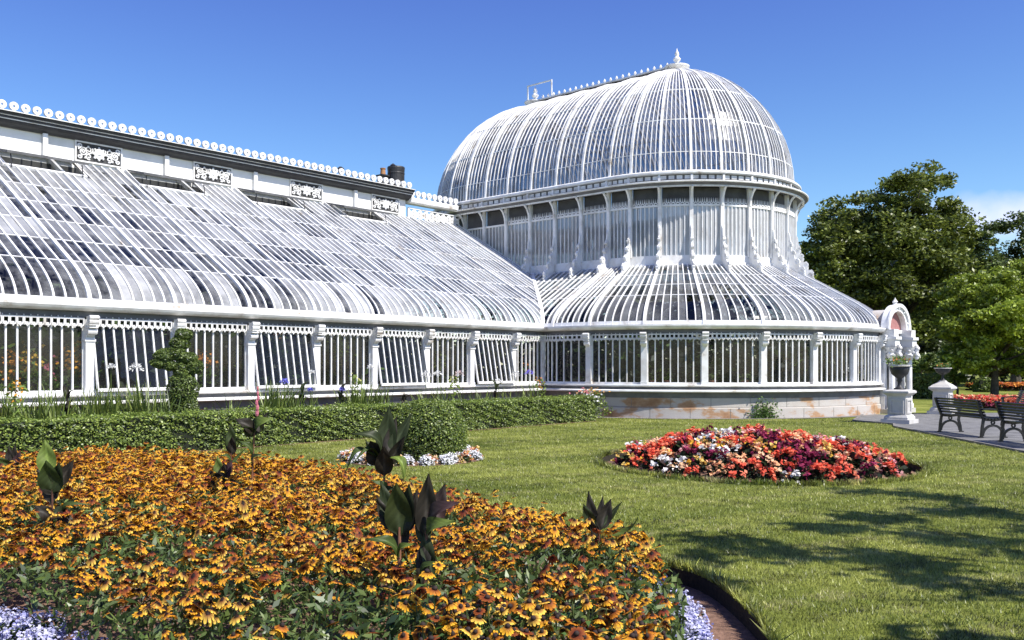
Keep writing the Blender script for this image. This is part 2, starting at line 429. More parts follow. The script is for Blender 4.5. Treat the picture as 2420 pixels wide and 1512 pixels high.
for a, b in bays:
    if a < A(93) and b > A(94): b = A(95)
    elif A(94) < a < A(106) or (a < A(106) and b > A(106) and a > A(95)): continue
    nn = 7; ss = frange(a, b, nn)
    # curved bay: one frame of short straight panels
    m = MB(); g = MB()
    off = .10 / RS * RD
    ss = frange(a + off, b - off, nn)
    for s in ss:
        t = tang(s); m.box(sp(s, RS, 1.815), (.036, .05, 1.36), math.atan2(t.y, t.x))
    m.sweep([(-.03, 1.072), (.03, 1.072), (.03, 1.135), (-.03, 1.135)], frames(ss, RS)); m.sweep([(-.03, 2.495), (.03, 2.495), (.03, 2.56), (-.03, 2.56)], frames(ss, RS))
    w = m.build('window', WHITE, house)
    for p, q in zip(ss, ss[1:]):
        d = random.uniform(-.006, .006)
        g.add([sp(p, RS + d, 1.13), sp(q, RS - d, 1.13), sp(q, RS, 2.5), sp(p, RS, 2.5)], [(0, 1, 2, 3)])
    g.build('pane', G_WALL, w)
    v = MB(); q = frange(a + off, b - off, 3)
    for p0, p1 in zip(q, q[1:]):
        mid = (p0 + p1) / 2; n = st(mid)[1]; u_shapes(v, sp(p0, RS + .07), sp(p1, RS + .07), 2.50, 2.68, Vector((n[0], n[1], 0)), 4 if b - a > .9 else 3)
    v.build('valance', WHITE, house)

# ---- roof of the wing
ROWS = [1.0, 2.0, 3.0, 4.0, 5.0, 6.0]
STOP = VB - VF
vents = [(-26.2, -24.1), (-22.6, -20.45), (-18.9, -16.75), (-15.2, -13.05), (-11.6, -9.45)]
def wing_start(u): return max(0.0, u - UJ)          # the valley against the pavilion
def svals(s0, s1):
    base = sorted(set(CURVE + [1 + .58 * 0] + ROWS + [STOP]))
    return [s0] + [s for s in base if s0 + .005 < s < s1 - .005] + [s1]
def wp(u, s, lift=0): return Vector((u, VF + s, prof(s) + lift))
ustep = 1.953 / 8
us = []; u = wposts[-1]
while u > UL + .05: us.append(u); u -= ustep
us = us[::-1]; u = wposts[-1] + ustep
while u < -4.62: us.append(u); u += ustep
thick = set(round(wposts[-1] - ustep * 8 * k, 3) for k in range(12)) | {round(wposts[-1] + ustep * 8 * k, 3) for k in range(3)}
m = MB()
for u in us:
    if round(u, 3) in thick: continue
    s1 = STOP
    for a, b in vents:
        if a + .1 < u < b - .1: s1 = 6.08
    if wing_start(u) < s1: m.bar([wp(u, s) for s in svals(wing_start(u), s1)], (1, 0, 0), .040, .035, .03)
for s in ROWS[:-1]:
    u1 = min(UJ + s, -4.62); m.box(((UL + u1) / 2, VF + s, prof(s) + .004), (u1 - UL, .028, .022), rot=Matrix.Rotation(math.atan(.58), 3, 'X'))
# cast skirt above the gutter
m.sweep([(-.02, 2.972), (.03, 2.972), (.02, 3.10), (-.03, 3.10)], wingrun(UL, UJ - .02))
wr = m.build('wing_roof', WHITE, house)
for u in sorted(thick):
    if UL < u < -4.6:
        k = MB(); s1 = STOP
        k.bar([wp(u, s) for s in svals(wing_start(u), s1)], (1, 0, 0), .085, .065, .05); k.build('rafter', WHITE, wr)
g = MB(); gc = MB()
def clearness(u, s):
    # how far the whitewash has worn off, patch by patch
    k = .5 + .5 * math.sin(u * .9 + s * 1.9 + 1.0) * math.sin(u * .37 - s * .8 + .4)
    if s <= 1: return k * .55 + (.75 if u < -22.3 else 0) + (.25 if -13.5 < u < -7 else 0)
    return k * .62 + (.42 if u < -15 and s < 4 else 0) + (.15 if s < 3 else -.12)
for a, b in zip(us, us[1:]):
    if b - a > .3: continue
    um = (a + b) / 2; s0 = wing_start(um); s1 = STOP
    for p, q in vents:
        if p < um < q: s1 = 6.08
    ed = [0] + ROWS + [STOP]
    for lo, hi in zip(ed, ed[1:]):
        lo2, hi2 = max(lo, s0), min(hi, s1)
        if hi2 - lo2 < .03: continue
        T = gc if hi <= 1.0 else g
        T.mi = 1 if random.random() < clearness(um, hi) - .12 else 0
        ss = svals(lo2, hi2) if hi <= 1 else [lo2, hi2]
        j = [random.uniform(-.006, .006) for _ in range(4)]
        vs = []
        for i, s in enumerate(ss):
            f = i / (len(ss) - 1)
            vs += [wp(a + .018, s, j[0] * (1 - f) + j[1] * f), wp(b - .018, s, j[2] * (1 - f) + j[3] * f)]
        T.add(vs, [(2 * i, 2 * i + 1, 2 * i + 3, 2 * i + 2) for i in range(len(ss) - 1)])
g.build('glazing', [G_ROOF, G_CLEAR], wr); gc.build('curved_glazing', [G_CURVE, G_CLEAR], wr, smooth=True)
m = MB(); p = [wp(UJ + s, s, .03) for s in svals(0, 3.14)]; m.bar(p, Vector((1, -1, 0)), .13, .04, .05); m.build('valley', WHITE, wr)
# end gable of the wing, out of the picture on the left
m = MB(); m.prism([(VF + s, prof(s) - .06) for s in svals(0, STOP)] + [(VB, -.05), (VF, -.05)], (UL - .07, 0, 0), (0, 1, 0), (0, 0, 1), (1, 0, 0), .12); m.build('end_wall', WALLW, house)

# ---- roof vents propped open
for a, b in vents:
    m = MB(); ca, cb = a + .05, b - .05
    def lid(t): return Vector((0, VB - .05 - 1.08 * t, 7.53 - .25 * t))
    x0, x1 = lid(0), lid(1)
    nb = 8
    for i in range(nb + 1):
        uu = ca + (cb - ca) * i / nb
        m.bar([Vector((uu, x0.y, x0.z)), Vector((uu, x1.y, x1.z))], (1, 0, 0), .035 if 0 < i < nb else .06, .03, .02)
    for t in (0, 1): m.box(((ca + cb) / 2, lid(t).y, lid(t).z - .005), (cb - ca + .06, .06, .055), rot=Matrix.Rotation(math.atan(.23), 3, 'X'))
    vo = m.build('roof_vent', LEADSHADE, house)
    k = MB(); k.add([(ca, x0.y, x0.z), (cb, x0.y, x0.z), (cb, x1.y, x1.z), (ca, x1.y, x1.z)], [(0, 1, 2, 3)]); k.build('vent_glass', LIDG, vo)
    for uu in (ca + .1, cb - .1): k = MB(); k.tube([(uu, x1.y + .1, x1.z - .03), (uu, x1.y + .02, prof(x1.y - VF) + .04)], .014, 6); k.build('stay', DARK, vo)
    k = MB(); sE = 6.08; k.box(((a + b) / 2, VF + sE, prof(sE) + .01), (b - a, .12, .08), rot=Matrix.Rotation(math.atan(.58), 3, 'X'))
    for uu in (a, b): k.prism([(VF + 6.08, prof(6.08)), (VB - .03, prof(STOP) - .02), (VB - .03, prof(STOP) + .07), (VF + 6.08, prof(6.08) + .05)], (uu, 0, 0), (0, 1, 0), (0, 0, 1), (1, 0, 0), .04)
    k.build('kerb_frame', WHITE, vo)

# ---- back wall with parapet, cornice, panels and cresting
UW = -7.66
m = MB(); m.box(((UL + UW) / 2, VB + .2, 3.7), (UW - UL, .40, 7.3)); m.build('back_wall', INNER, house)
m = MB(); m.box(((UL + UW) / 2, VB + .21, 7.76), (UW - UL - .004, .39, .80)); pw_ = m.build('parapet', WALLW, house)
CORN = [(-.40, 8.16), (.06, 8.16), (.10, 8.20), (.22, 8.25), (.26, 8.30), (.26, 8.34), (.33, 8.37), (.33, 8.42), (.40, 8.44), (.42, 8.52), (-.40, 8.52)]
m = MB(); m.sweep(CORN, wingrun(UL, UW + .1, VB)); co = m.build('cornice', DARK, house)
m = MB()
for o, z in ((.27, 8.345), (.345, 8.43), (.43, 8.525)): m.box(((UL + UW) / 2 + .05, VB - o - .01, z), (UW - UL + .12, .03, .022))
m.build('cornice_moulding', WHITE, co)
for uu in (-24.9, -21.2, -17.6, -14.45, -10.2):
    m = MB(); m.box((uu, VB - .05, 7.86), (.13, .10, .62)); m.build('downpipe', WHITE, house)
def frieze(uc, W=1.3, H=.52):
    z = 7.86; fm = MB()
    for sx in (-1, 1): fm.box((sx * (W / 2 + .02), -.03, 0), (.04, .06, H + .08))
    for sz in (-1, 1): fm.box((0, -.03, sz * (H / 2 + .02)), (W, .06, .04))
    fo = fm.build('frieze_panel', WHITE, house, loc=(uc, VB + .012, z))
    b = MB(); b.box((0, -.012, 0), (W, .014, H)); b.build('recess', PANELD, fo)
    s = MB(); y = -.045
    def pt(x, zz): return Vector((x, y, zz))
    s.ring(pt(0, 0), (1, 0, 0), (0, 0, 1), (0, 1, 0), .06, .15, .05, 14); s.ball((0, y, 0), .065, 8, 5)
    for k in range(8): a = k * math.pi / 4; s.ball((.17 * math.cos(a), y, .17 * math.sin(a)), .04, 6, 4)
    for sx in (-1, 1):
        for cx, cz, r0, tn, ph in ((.30, .07, .13, 1.6, 2.6), (.30, -.12, .09, 1.3, -2.0), (.47, .0, .14, 1.7, .4), (.56, -.15, .07, 1.2, 2.0), (.55, .16, .075, 1.3, -1.0)):
            path = []
            for i in range(15):
                f = i / 14; r = r0 * (1 - .78 * f); g_ = ph + tn * 2 * math.pi * f
                path.append(pt(sx * (cx + r * math.cos(g_)), cz + r * math.sin(g_)))
            s.tube(path, .021, 5)
        for i in range(5): s.ball((sx * (.22 + .09 * i), y, .19 * math.sin(i * 2.1)), .034, 6, 4)
    s.build('scrollwork', WHITE, fo)
for uc in (-27.0, -23.35, -19.68, -16.0, -12.36, -8.72): frieze(uc)
# cresting: a row of pierced discs
def crest_mesh():
    m = MB(); m.ring((0, 0, .20), (1, 0, 0), (0, 0, 1), (0, 1, 0), .034, .118, .07, 14); m.box((0, 0, .03), (.15, .08, .06)); m.box((0, 0, .075), (.07, .06, .04))
    return m
c0 = crest_mesh().build('crest_ornament', WHITE, house, loc=(UL, VB - .22, 8.52)); first = True
u = UW - .02; n_cr = 0
while u > -27.0:
    o = c0 if first else c0.copy()
    if not first: COL.objects.link(o); o.parent = house
    o.location = (u, VB - .22, 8.52); first = False; u -= .30; n_cr += 1
m = MB(); m.tube([(-26.8, VB - .22, 8.545), (UW, VB - .22, 8.545)], .018, 6); m.build('crest_rail', WHITE, house)
# pierced link between wing and drum
for uu in range(1):
    m = MB(); n = 9; x0, x1 = UW + .12, -4.66; w = (x1 - x0) / n; zc = 7.66
    for i in range(n):
        cx = x0 + w * (i + .5)
        for sx in (-1, 1): m.bar([Vector((cx - sx * w / 2, VB, zc - .20)), Vector((cx + sx * w / 2, VB, zc + .20))], (0, 1, 0), .03, .035, .035)
        m.ring((cx, VB, zc), (1, 0, 0), (0, 0, 1), (0, 1, 0), .07, .12, .035, 10)
        m.box((x0 + w * i, VB, zc), (.05, .05, .40))
    for z in (zc - .22, zc + .22): m.box(((x0 + x1) / 2, VB, z), (x1 - x0, .06, .05))
    m.build('lattice_panel', WHITE, house)
    m = MB(); m.sweep([(-.25, 8.06), (.10, 8.06), (.20, 8.10), (.22, 8.22), (.22, 8.26), (-.25, 8.26)], wingrun(UW + .11, -4.95, VB)); m.build('gutter', WHITE, house)
    m = MB(); m.box(((x0 + x1) / 2, VB + .05, 8.28), (x1 - x0, .32, .03)); m.build('lead_flat', LEADSHADE, house)
u = UW + .25
while u < -4.9:
    o = c0.copy(); COL.objects.link(o); o.parent = house; o.location = (u, VB - .1, 8.26); u += .30

# ---- lower roof round the pavilion
m = MB(); rb = MB()
g = MB()
def kp(sg, s, lift=0):
    c, n = st(sg); r = RS - s; return Vector((c[0] + n[0] * r, c[1] + n[1] * r, prof(s) + lift))
TOP = 3.12; KR = [1.0, 1.7, 2.4, TOP]
def ksv(s0, s1):
    return [s0] + [s for s in CURVE + KR if s0 + .005 < s < s1 - .005] + [s1]
bars = [(-v, v - VF if v > VF else 0) for v in frange(3.6, .1, 13)] + []
allposts = [s for s in post_s if s > -.2]
thin = []; main = []
for a, b in zip(allposts, allposts[1:]):
    n = 7
    main.append(a)
    thin += [a + (b - a) * i / n for i in range(1, n)]
main.append(allposts[-1])
leftbars = frange(-3.6, -.1, 13)[:-1]
order = sorted(leftbars + thin + main)
for s in leftbars + thin:
    s0 = max(0, -s - VF)
    if s0 < TOP - .05: m.bar([kp(s, q) for q in ksv(s0, TOP)], tang(s), .033, .035, .03)
fs = [s for s in order if s > -VF - 1]
for q in KR[:-1]:
    run = [s for s in order if max(0, -s - VF) <= q]
    m.bar([kp(s, q, .006) for s in run], [Vector((st(s)[1][0], st(s)[1][1], -.5)) for s in run], .028, .012, .012)
m.sweep([(-.02, 2.972), (.03, 2.972), (.02, 3.10), (-.03, 3.10)], frames([s for s in fine(skirt_s, 6)], RS))
kr = m.build('skirt_roof', WHITE, house)
for s in main:
    k = MB(); k.bar([kp(s, q) for q in ksv(0 if s > -VF else -s - VF, TOP)], tang(s), .095, .07, .05); k.build('rafter', WHITE, kr)
for a, b in zip(order, order[1:]):
    s0 = max(0, -(a + b) / 2 - VF)
    for lo, hi in zip([0] + KR, KR):
        lo2 = max(lo, s0)
        if hi - lo2 < .03: continue
        ss = ksv(lo2, hi); j = [random.uniform(-.007, .007) for _ in range(4)]; vs = []
        for i, s in enumerate(ss):
            f = i / (len(ss) - 1); vs += [kp(a, s, j[0] * (1 - f) + j[1] * f), kp(b, s, j[2] * (1 - f) + j[3] * f)]
        g.add(vs, [(2 * i, 2 * i + 1, 2 * i + 3, 2 * i + 2) for i in range(len(ss) - 1)])
g.build('glazing', G_SKIRT, kr)

# ---- drum of the dome
ZD0, ZD1 = 5.20, 7.92
m = MB(); m.sweep([(.0, 5.02), (.20, 5.10), (.20, 5.14), (.08, 5.22), (.06, 5.50), (-.06, 5.50), (-.06, 5.02)], frames(fine(loop_s, 4), RD)); m.build('drum_apron', WHITE, house)
dposts = [s for s in post_s] + back_s[1:-1]
seq = loop_s
for i, s in enumerate(dposts):
    t = tang(s); c, n = st(s); ang = math.atan2(t.y, t.x); n3 = Vector((n[0], n[1], 0)); up = Vector((0, 0, 1))
    k = MB(); k.box(sp(s, RD + .04, (5.5 + 7.95) / 2), (.13, .12, 2.44), ang)
    k.bar([sp(s, RD + .09, 7.30), sp(s, RD + .12, 7.55), sp(s, RD + .22, 7.76), sp(s, RD + .38, 7.91)], t, .07, .03, .03)
    po = k.build('drum_post', WHITE, house)
    if s > -4.0 and s < LARC + 1:
        k = MB(); o = sp(s, RD + .105, 0)
        poly = [(0, 5.03), (.62, 4.86), (.66, 4.95), (.58, 5.05), (.64, 5.17), (.56, 5.28), (.44, 5.26), (.38, 5.38), (.44, 5.50), (.36, 5.60), (.26, 5.56), (.22, 5.72), (.27, 5.84), (.18, 5.92), (.13, 5.86), (.11, 6.05), (.15, 6.16), (.08, 6.24), (.05, 6.5), (0, 6.6)]
        k.prism([(a, z - .0) for a, z in poly], o, n3, up, t, .055)
        for a, z, r in ((.50, 5.08, .13), (.33, 5.46, .11), (.19, 5.80, .08), (.10, 6.10, .06)):
            k.ring(o + n3 * a + up * z, n3, up, t, r * .55, r, .10, 10)
        k.build('scroll_bracket', WHITE, po)
for a, b in zip(seq, seq[1:]):
    n = 6 if b - a > .9 else 5
    off = .07; ss = frange(a + off, b - off, n)
    k = MB()
    for s in ss[1:-1]:
        t = tang(s); k.box(sp(s, RD + .01, 6.40), (.032, .04, 1.74), math.atan2(t.y, t.x))
    for z0, z1 in ((5.502, 5.55), (7.27, 7.34)): k.sweep([(-.03, z0), (.05, z0), (.05, z1), (-.03, z1)], frames(ss, RD))
    w = k.build('drum_window', WHITE, house)
    p = MB()
    for q0, q1 in zip(ss, ss[1:]):
        d = random.uniform(-.008, .008)
        p.add([sp(q0, RD + d, 5.54), sp(q1, RD - d, 5.54), sp(q1, RD, 7.28), sp(q0, RD, 7.28)], [(0, 1, 2, 3)])
    p.build('pane', G_FLANK if a < A(22) and a > -7.5 else G_DRUM, w)
    p = MB()
    for q0, q1 in zip(ss, ss[1:]): p.add([sp(q0, RD - .05, 7.33), sp(q1, RD - .05, 7.33), sp(q1, RD - .05, 7.95), sp(q0, RD - .05, 7.95)], [(0, 1, 2, 3)])
    p.build('transom_shade', PANELD, w)  # dark sheet paints in the shade under the drum cornice
    p = MB()
    for q0, q1 in zip(ss, ss[1:]):
        for f in (.25, .5, .75, 1.0): q = q0 + (q1 - q0) * f; t = tang(q); p.box(sp(q, RD - .035, 7.63), (.018, .02, .58), math.atan2(t.y, t.x))
    p.build('louvre', LEADSHADE, w)
    if a > -6 and b < LARC + 3:
        k = MB(); nn = 6; q = frange(a + off, b - off, nn)
        for q0, q1 in zip(q, q[1:]):
            mid = (q0 + q1) / 2; t = tang(mid); nn_ = st(mid)[1]; n3 = Vector((nn_[0], nn_[1], 0)); wd = (sp(q1, RD) - sp(q0, RD)).length
            o = sp(mid, RD + .03, 7.342)
            k.ring(o, t, Vector((0, 0, 1)), n3, wd * .26, wd * .48, .03, 6, 0, math.pi)
            for dx in (-.42, 0, .42): k.prism([(dx * wd - .014, .06), (dx * wd + .014, .06), (dx * wd, .22)], o, t, Vector((0, 0, 1)), n3, .02)
        k.build('fretwork', WHITE, w)
fl = fine(loop_s, 4)
m = MB(); m.sweep([(-.08, 7.952), (.36, 7.952), (.42, 8.0), (.48, 8.06), (.48, 8.10), (.36, 8.12), (-.08, 8.12)], frames(fl, RD)); dc = m.build('drum_cornice', LEADSHADE, house)
m = MB(); m.sweep([(.485, 8.03), (.52, 8.05), (.52, 8.09), (.485, 8.10)], frames(fl, RD)); m.sweep([(.28, 7.90), (.36, 7.90), (.36, 7.95), (.28, 7.95)], frames(fl, RD)); m.build('cornice_moulding', WHITE, dc)
m = MB(); m.sweep([(-.06, 8.122), (.12, 8.122), (.12, 8.36), (-.06, 8.36)], frames(fl, RD)); ga = m.build('gallery', LEADSHADE, house)
m = MB()
for a, b in zip(seq, seq[1:]):
    for k in range(4):
        p0 = a + (b - a) * (k + .14) / 4; p1 = a + (b - a) * (k + .86) / 4
        v = [sp(p0, RD + .124, 8.20), sp(p1, RD + .124, 8.20), sp(p1, RD + .124, 8.33), sp(p0, RD + .124, 8.33)]
        m.add(v + [x + Vector((st(p0)[1][0], st(p0)[1][1], 0)) * .02 for x in v], [(0, 1, 2, 3), (4, 5, 6, 7), (0, 1, 5, 4), (1, 2, 6, 5), (2, 3, 7, 6), (3, 0, 4, 7)])
    v = sp(a, RD + .16, 8.24); t = tang(a); m.box(v, (.08, .10, .22), math.atan2(t.y, t.x))
m.build('gallery_panel', WHITE, ga)
m = MB(); m.sweep([(-.08, 8.362), (.22, 8.362), (.25, 8.40), (.25, 8.46), (.20, 8.50), (-.08, 8.50)], frames(fl, RD)); m.build('dome_ring', WHITE, house)

# ---- dome
ZS, HD = 8.46, 4.88; GR_, GO = 4.93, .47     # pointed profile: arc struck from beyond the centre line
def dp(sg, ph, e=0):
    c, n = st(sg); r = (GR_ + e) * math.cos(ph) - GO; return Vector((c[0] + n[0] * r, c[1] + n[1] * r, ZS + (GR_ + e) * math.sin(ph)))
PH = [R(x) for x in (0, 7, 14, 21, 28, 35, 42, 49, 56, 63, 70, 76, 81.8)]
LV = [0, R(8.7), R(23.8), R(42), R(60), R(81.8)]
m = MB(); g = MB()
ribs = [s for s in seq]
domeo = None
allb = []
for a, b in zip(seq, seq[1:]):
    n = 6 if b - a > .9 else 5
    for i in range(1, n):
        s = a + (b - a) * i / n; arc = (0 < s < LARC) or s > LARC + LB
        top = R(70) if (arc and i % 2) else (R(76) if arc else R(81.8))
        m.bar([dp(s, p) for p in PH if p <= top + .01], tang(s), .030, .03, .02)
    allb += [a + (b - a) * i / n for i in range(n)]
allb.append(seq[-1])
for p in LV[1:4]:
    dd = .012 if p > .3 else .008
    m.bar([dp(s, p, .004) for s in allb], [Vector((st(s)[1][0], st(s)[1][1], 0)) for s in allb], .03, .02 if p > .4 else .014, .02 if p > .4 else .014)
dome = m.build('dome', WHITE, house)
for s in seq[:-1]:
    k = MB(); k.bar([dp(s, p) for p in PH], tang(s), .09, .07, .04); k.build('rib', WHITE, dome)
for a, b in zip(allb, allb[1:]):
    for lo, hi in zip(LV, LV[1:]):
        ps = [lo] + [p for p in PH if lo + .01 < p < hi - .01] + [hi]; j = [random.uniform(-.008, .008) for _ in range(4)]; vs = []
        for i, p in enumerate(ps):
            f = i / (len(ps) - 1); vs += [dp(a, p, j[0] * (1 - f) + j[1] * f), dp(b, p, j[2] * (1 - f) + j[3] * f)]
        g.add(vs, [(2 * i, 2 * i + 1, 2 * i + 3, 2 * i + 2) for i in range(len(ps) - 1)])
g.build('glazing', G_DOME, dome)
zt = ZS + HD
m = MB(); m.box((0, LB / 2, zt + .02), (.50, LB + .3, .16)); m.box((0, LB / 2, zt + .25), (.62, LB + .5, .06)); m.box((0, LB / 2, zt + .30), (.40, LB + .3, .04))
for v in (0, LB): m.lathe([(.36, -.03), (.36, .1), (.46, .20), (.50, .24), (.50, .29), (.30, .33)], (0, v, zt), 16)
ro_ = m.build('dome_ridge', WHITE, house); m = MB(); m.box((0, LB / 2, zt + .16), (.40, LB + .1, .12)); m.build('ridge_shade', PANELD, ro_)  # dark box paints in the shadow beneath the ridge cap
for k, v in enumerate(frange(.45, LB - .45, 21)):
    if k == 0:
        m = MB(); m.lathe([(.03, 0), (.055, .04), (.03, .08), (.06, .13), (.012, .22)], (0, 0, 0), 6); ro = m.build('ridge_ornament', WHITE, house, loc=(0, v, zt + .32))
    else:
        o = ro.copy(); COL.objects.link(o); o.parent = house; o.location = (0, v, zt + .32)
for k, v in enumerate((0, LB)):
    if k == 0:
        m = MB(); m.lathe([(r * .85, z * .68) for r, z in ((.20, 0), (.10, .06), (.07, .16), (.12, .22), (.05, .28), (.16, .40), (.18, .50), (.10, .62), (.06, .66), (.11, .74), (.09, .86), (.035, .98), (.006, 1.12))], (0, 0, 0), 12); fo = m.build('finial', WHITE, house, loc=(0, v, zt + .26), smooth=True)
    else:
        o = fo.copy(); COL.objects.link(o); o.parent = house; o.location = (0, v, zt + .26)
m = MB()
for v in (LB - .95, LB + .45): m.box((0, v, zt + .50), (.05, .05, 1.15))
m.box((0, LB - .25, zt + 1.10), (.05, 1.45, .05)); m.build('ladder_frame', WHITE, house)

# ---- entrance porch at the bow
TH = 100; PD = Vector((-math.cos(R(TH)), -math.sin(R(TH)), 0)); PLt = Vector((-PD.y, PD.x, 0)); UPV = Vector((0, 0, 1))
PC = PD * 8.1; NA = 85; PD = Vector((-math.cos(R(NA)), -math.sin(R(NA)), 0)); PLt = Vector((-PD.y, PD.x, 0))
PM = Matrix(((PLt.x, PD.x, 0, PC.x - PD.x * 8.1), (PLt.y, PD.y, 0, PC.y - PD.y * 8.1), (0, 0, 1, 0), (0, 0, 0, 1)))   # x across, y outward from the dome centre
hw = .80; y0, y1 = 7.50, 8.15
m = MB()
for sx in (-1, 1):
    m.box((sx * (hw - .06), (y0 + y1) / 2, 1.45), (.12, y1 - y0, 2.7)); m.box((sx * (hw + .01), (y0 + y1) / 2, 1.0), (.06, y1 - y0, .12)); m.box((sx * (hw + .01), (y0 + y1) / 2, .3), (.08, y1 - y0, .6))
    m.box((sx * (hw + .005), (y0 + y1) / 2, 1.55), (.03, .34, .7))
m.box((0, 7.75, 2.87), (2 * hw + .1, .8, .12)); m.box((0, 7.62, 1.3), (1.36, .06, 2.5))
porch = m.build('porch', WHITE, house, M=PM)
m = MB(); m.box((0, 8.02, .08), (1.9, .9, .16)); m.build('step', PIERST, porch, M=PM)
m = MB(); m.ring((0, 8.14, 2.93), (1, 0, 0), (0, 0, 1), (0, 1, 0), .66, .88, .24, 24, 0, math.pi)
m.ring((0, 8.292, 2.93), (1, 0, 0), (0, 0, 1), (0, 1, 0), .80, .92, .06, 24, 0, math.pi)
for k in range(5): a = math.pi * (k + .5) / 5; m.ball((.76 * math.cos(a), 8.27, 2.93 + .76 * math.sin(a)), .045, 7, 5)
m.lathe([(.12, 0), (.06, .05), (.10, .11), (.03, .2), (.005, .26)], (0, 8.14, 3.81), 8)
m.build('arch', WHITE, porch, M=PM)
m = MB(); m.ring((0, 7.72, 2.93), (1, 0, 0), (0, 0, 1), (0, 1, 0), .66, .72, .58, 20, 0, math.pi); m.build('vault', STONE, porch, M=PM)
m = MB(); m.prism([(.655 * math.cos(math.pi * k / 16), .655 * math.sin(math.pi * k / 16)) for k in range(17)], (0, 8.05, 2.935), (1, 0, 0), (0, 0, 1), (0, 1, 0), .03); m.build('tympanum', surf('rose_panel', [(.3, (.30, .12, .12)), (.7, (.40, .20, .18))], 3, .7), porch, M=PM)
m = MB(); m.box((0, 7.67, 1.25), (1.0, .05, 2.2)); m.box((0, 7.70, 1.25), (.05, .05, 2.2)); m.build('door', PANELD, porch, M=PM)
for sx in (-1, 1):
    m = MB(); x = sx * .70
    m.lathe([(.15, .16), (.15, .30), (.12, .34), (.105, .40), (.095, 1.85), (.13, 1.90)], (x, 8.34, 0), 14); m.build('column', WHITE, porch, M=PM, smooth=False)
    m = MB(); m.lathe([(.12, 1.902), (.20, 2.05), (.15, 2.10), (.22, 2.26), (.24, 2.32)], (x, 8.34, 0), 10)
    for k in range(14): a = k * 2.4; m.ball((x + .19 * math.cos(a), 8.34 + .19 * math.sin(a), 2.0 + .022 * k), .05, 6, 4)
    m.build('capital', WHITE, porch, M=PM)
    m = MB(); m.box((x, 8.30, 2.45), (.36, .46, .24)); m.box((x, 8.32, 2.62), (.44, .52, .10)); m.box((x, 8.28, 2.80), (.34, .42, .25)); m.build('entablature', WHITE, porch, M=PM)
    m = MB()
    for k in range(6): m.ball((x + sx * .02, 8.60 + .03 * math.sin(k * 2), 1.95 + .08 * k), .09 - .006 * abs(k - 2), 7, 5)
    m.build('carved_swag', WHITE, porch, M=PM)

# ---- inside: floor and planting seen through the glass
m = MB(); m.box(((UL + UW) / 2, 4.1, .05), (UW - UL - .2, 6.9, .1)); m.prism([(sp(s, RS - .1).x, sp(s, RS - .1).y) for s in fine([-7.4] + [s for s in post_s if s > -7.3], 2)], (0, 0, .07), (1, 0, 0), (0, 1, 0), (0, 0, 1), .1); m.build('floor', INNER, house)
# ================================================================ ground
BED = catmull([(1.58, 6.3), (1.42, 7.3), (.78, 7.85), (-.10, 9.1), (-1.1, 10.6), (-2.8, 12.3), (-4.4, 13.1), (-6.0, 13.0), (-7.2, 12.0), (-7.4, 10.6), (-6.3, 8.4), (-4.6, 6.5), (-3.1, 5.12), (-1.6, 3.8), (0, 3.0), (1.0, 3.5), (1.50, 5.2)], 6)
OC = (4.12, 15.5); ORX, ORY = 2.62, 2.95
OVAL = [(OC[0] + ORX * math.cos(a), OC[1] + ORY * math.sin(a)) for a in np.linspace(0, 2 * math.pi, 56, endpoint=False)]
TC = P(1016, 1087, 16.2); TC = (TC.x, TC.y)      # clipped dome bush
RC = (TC[0] - .33, TC[1])
RING = [(RC[0] + 1.27 * math.cos(a), RC[1] + 1.27 * math.sin(a)) for a in np.linspace(0, 2 * math.pi, 40, endpoint=False)]
HV0, HV1 = -2.95, -1.95
BORD = [tuple(bw(u, v)[:2]) for u, v in ((-31, HV0 - .10), (-9.5, HV0 - .10), (-9.3, -1.7), (-8.6, -1.4), (-8.0, -.6), (-7.9, .5), (-31, .5))]
PATH = [(10.15, -6), (9.75, 17.5), (10.3, 24.5), (10.75, 25.6), (10.2, 27.2), (11.8, 30.6), (13.4, 30.9), (15.0, 32.4), (16.0, 32.0), (60, 33.6), (60, 30.2), (17.6, 30.2), (16.9, 26), (16.5, -6)]
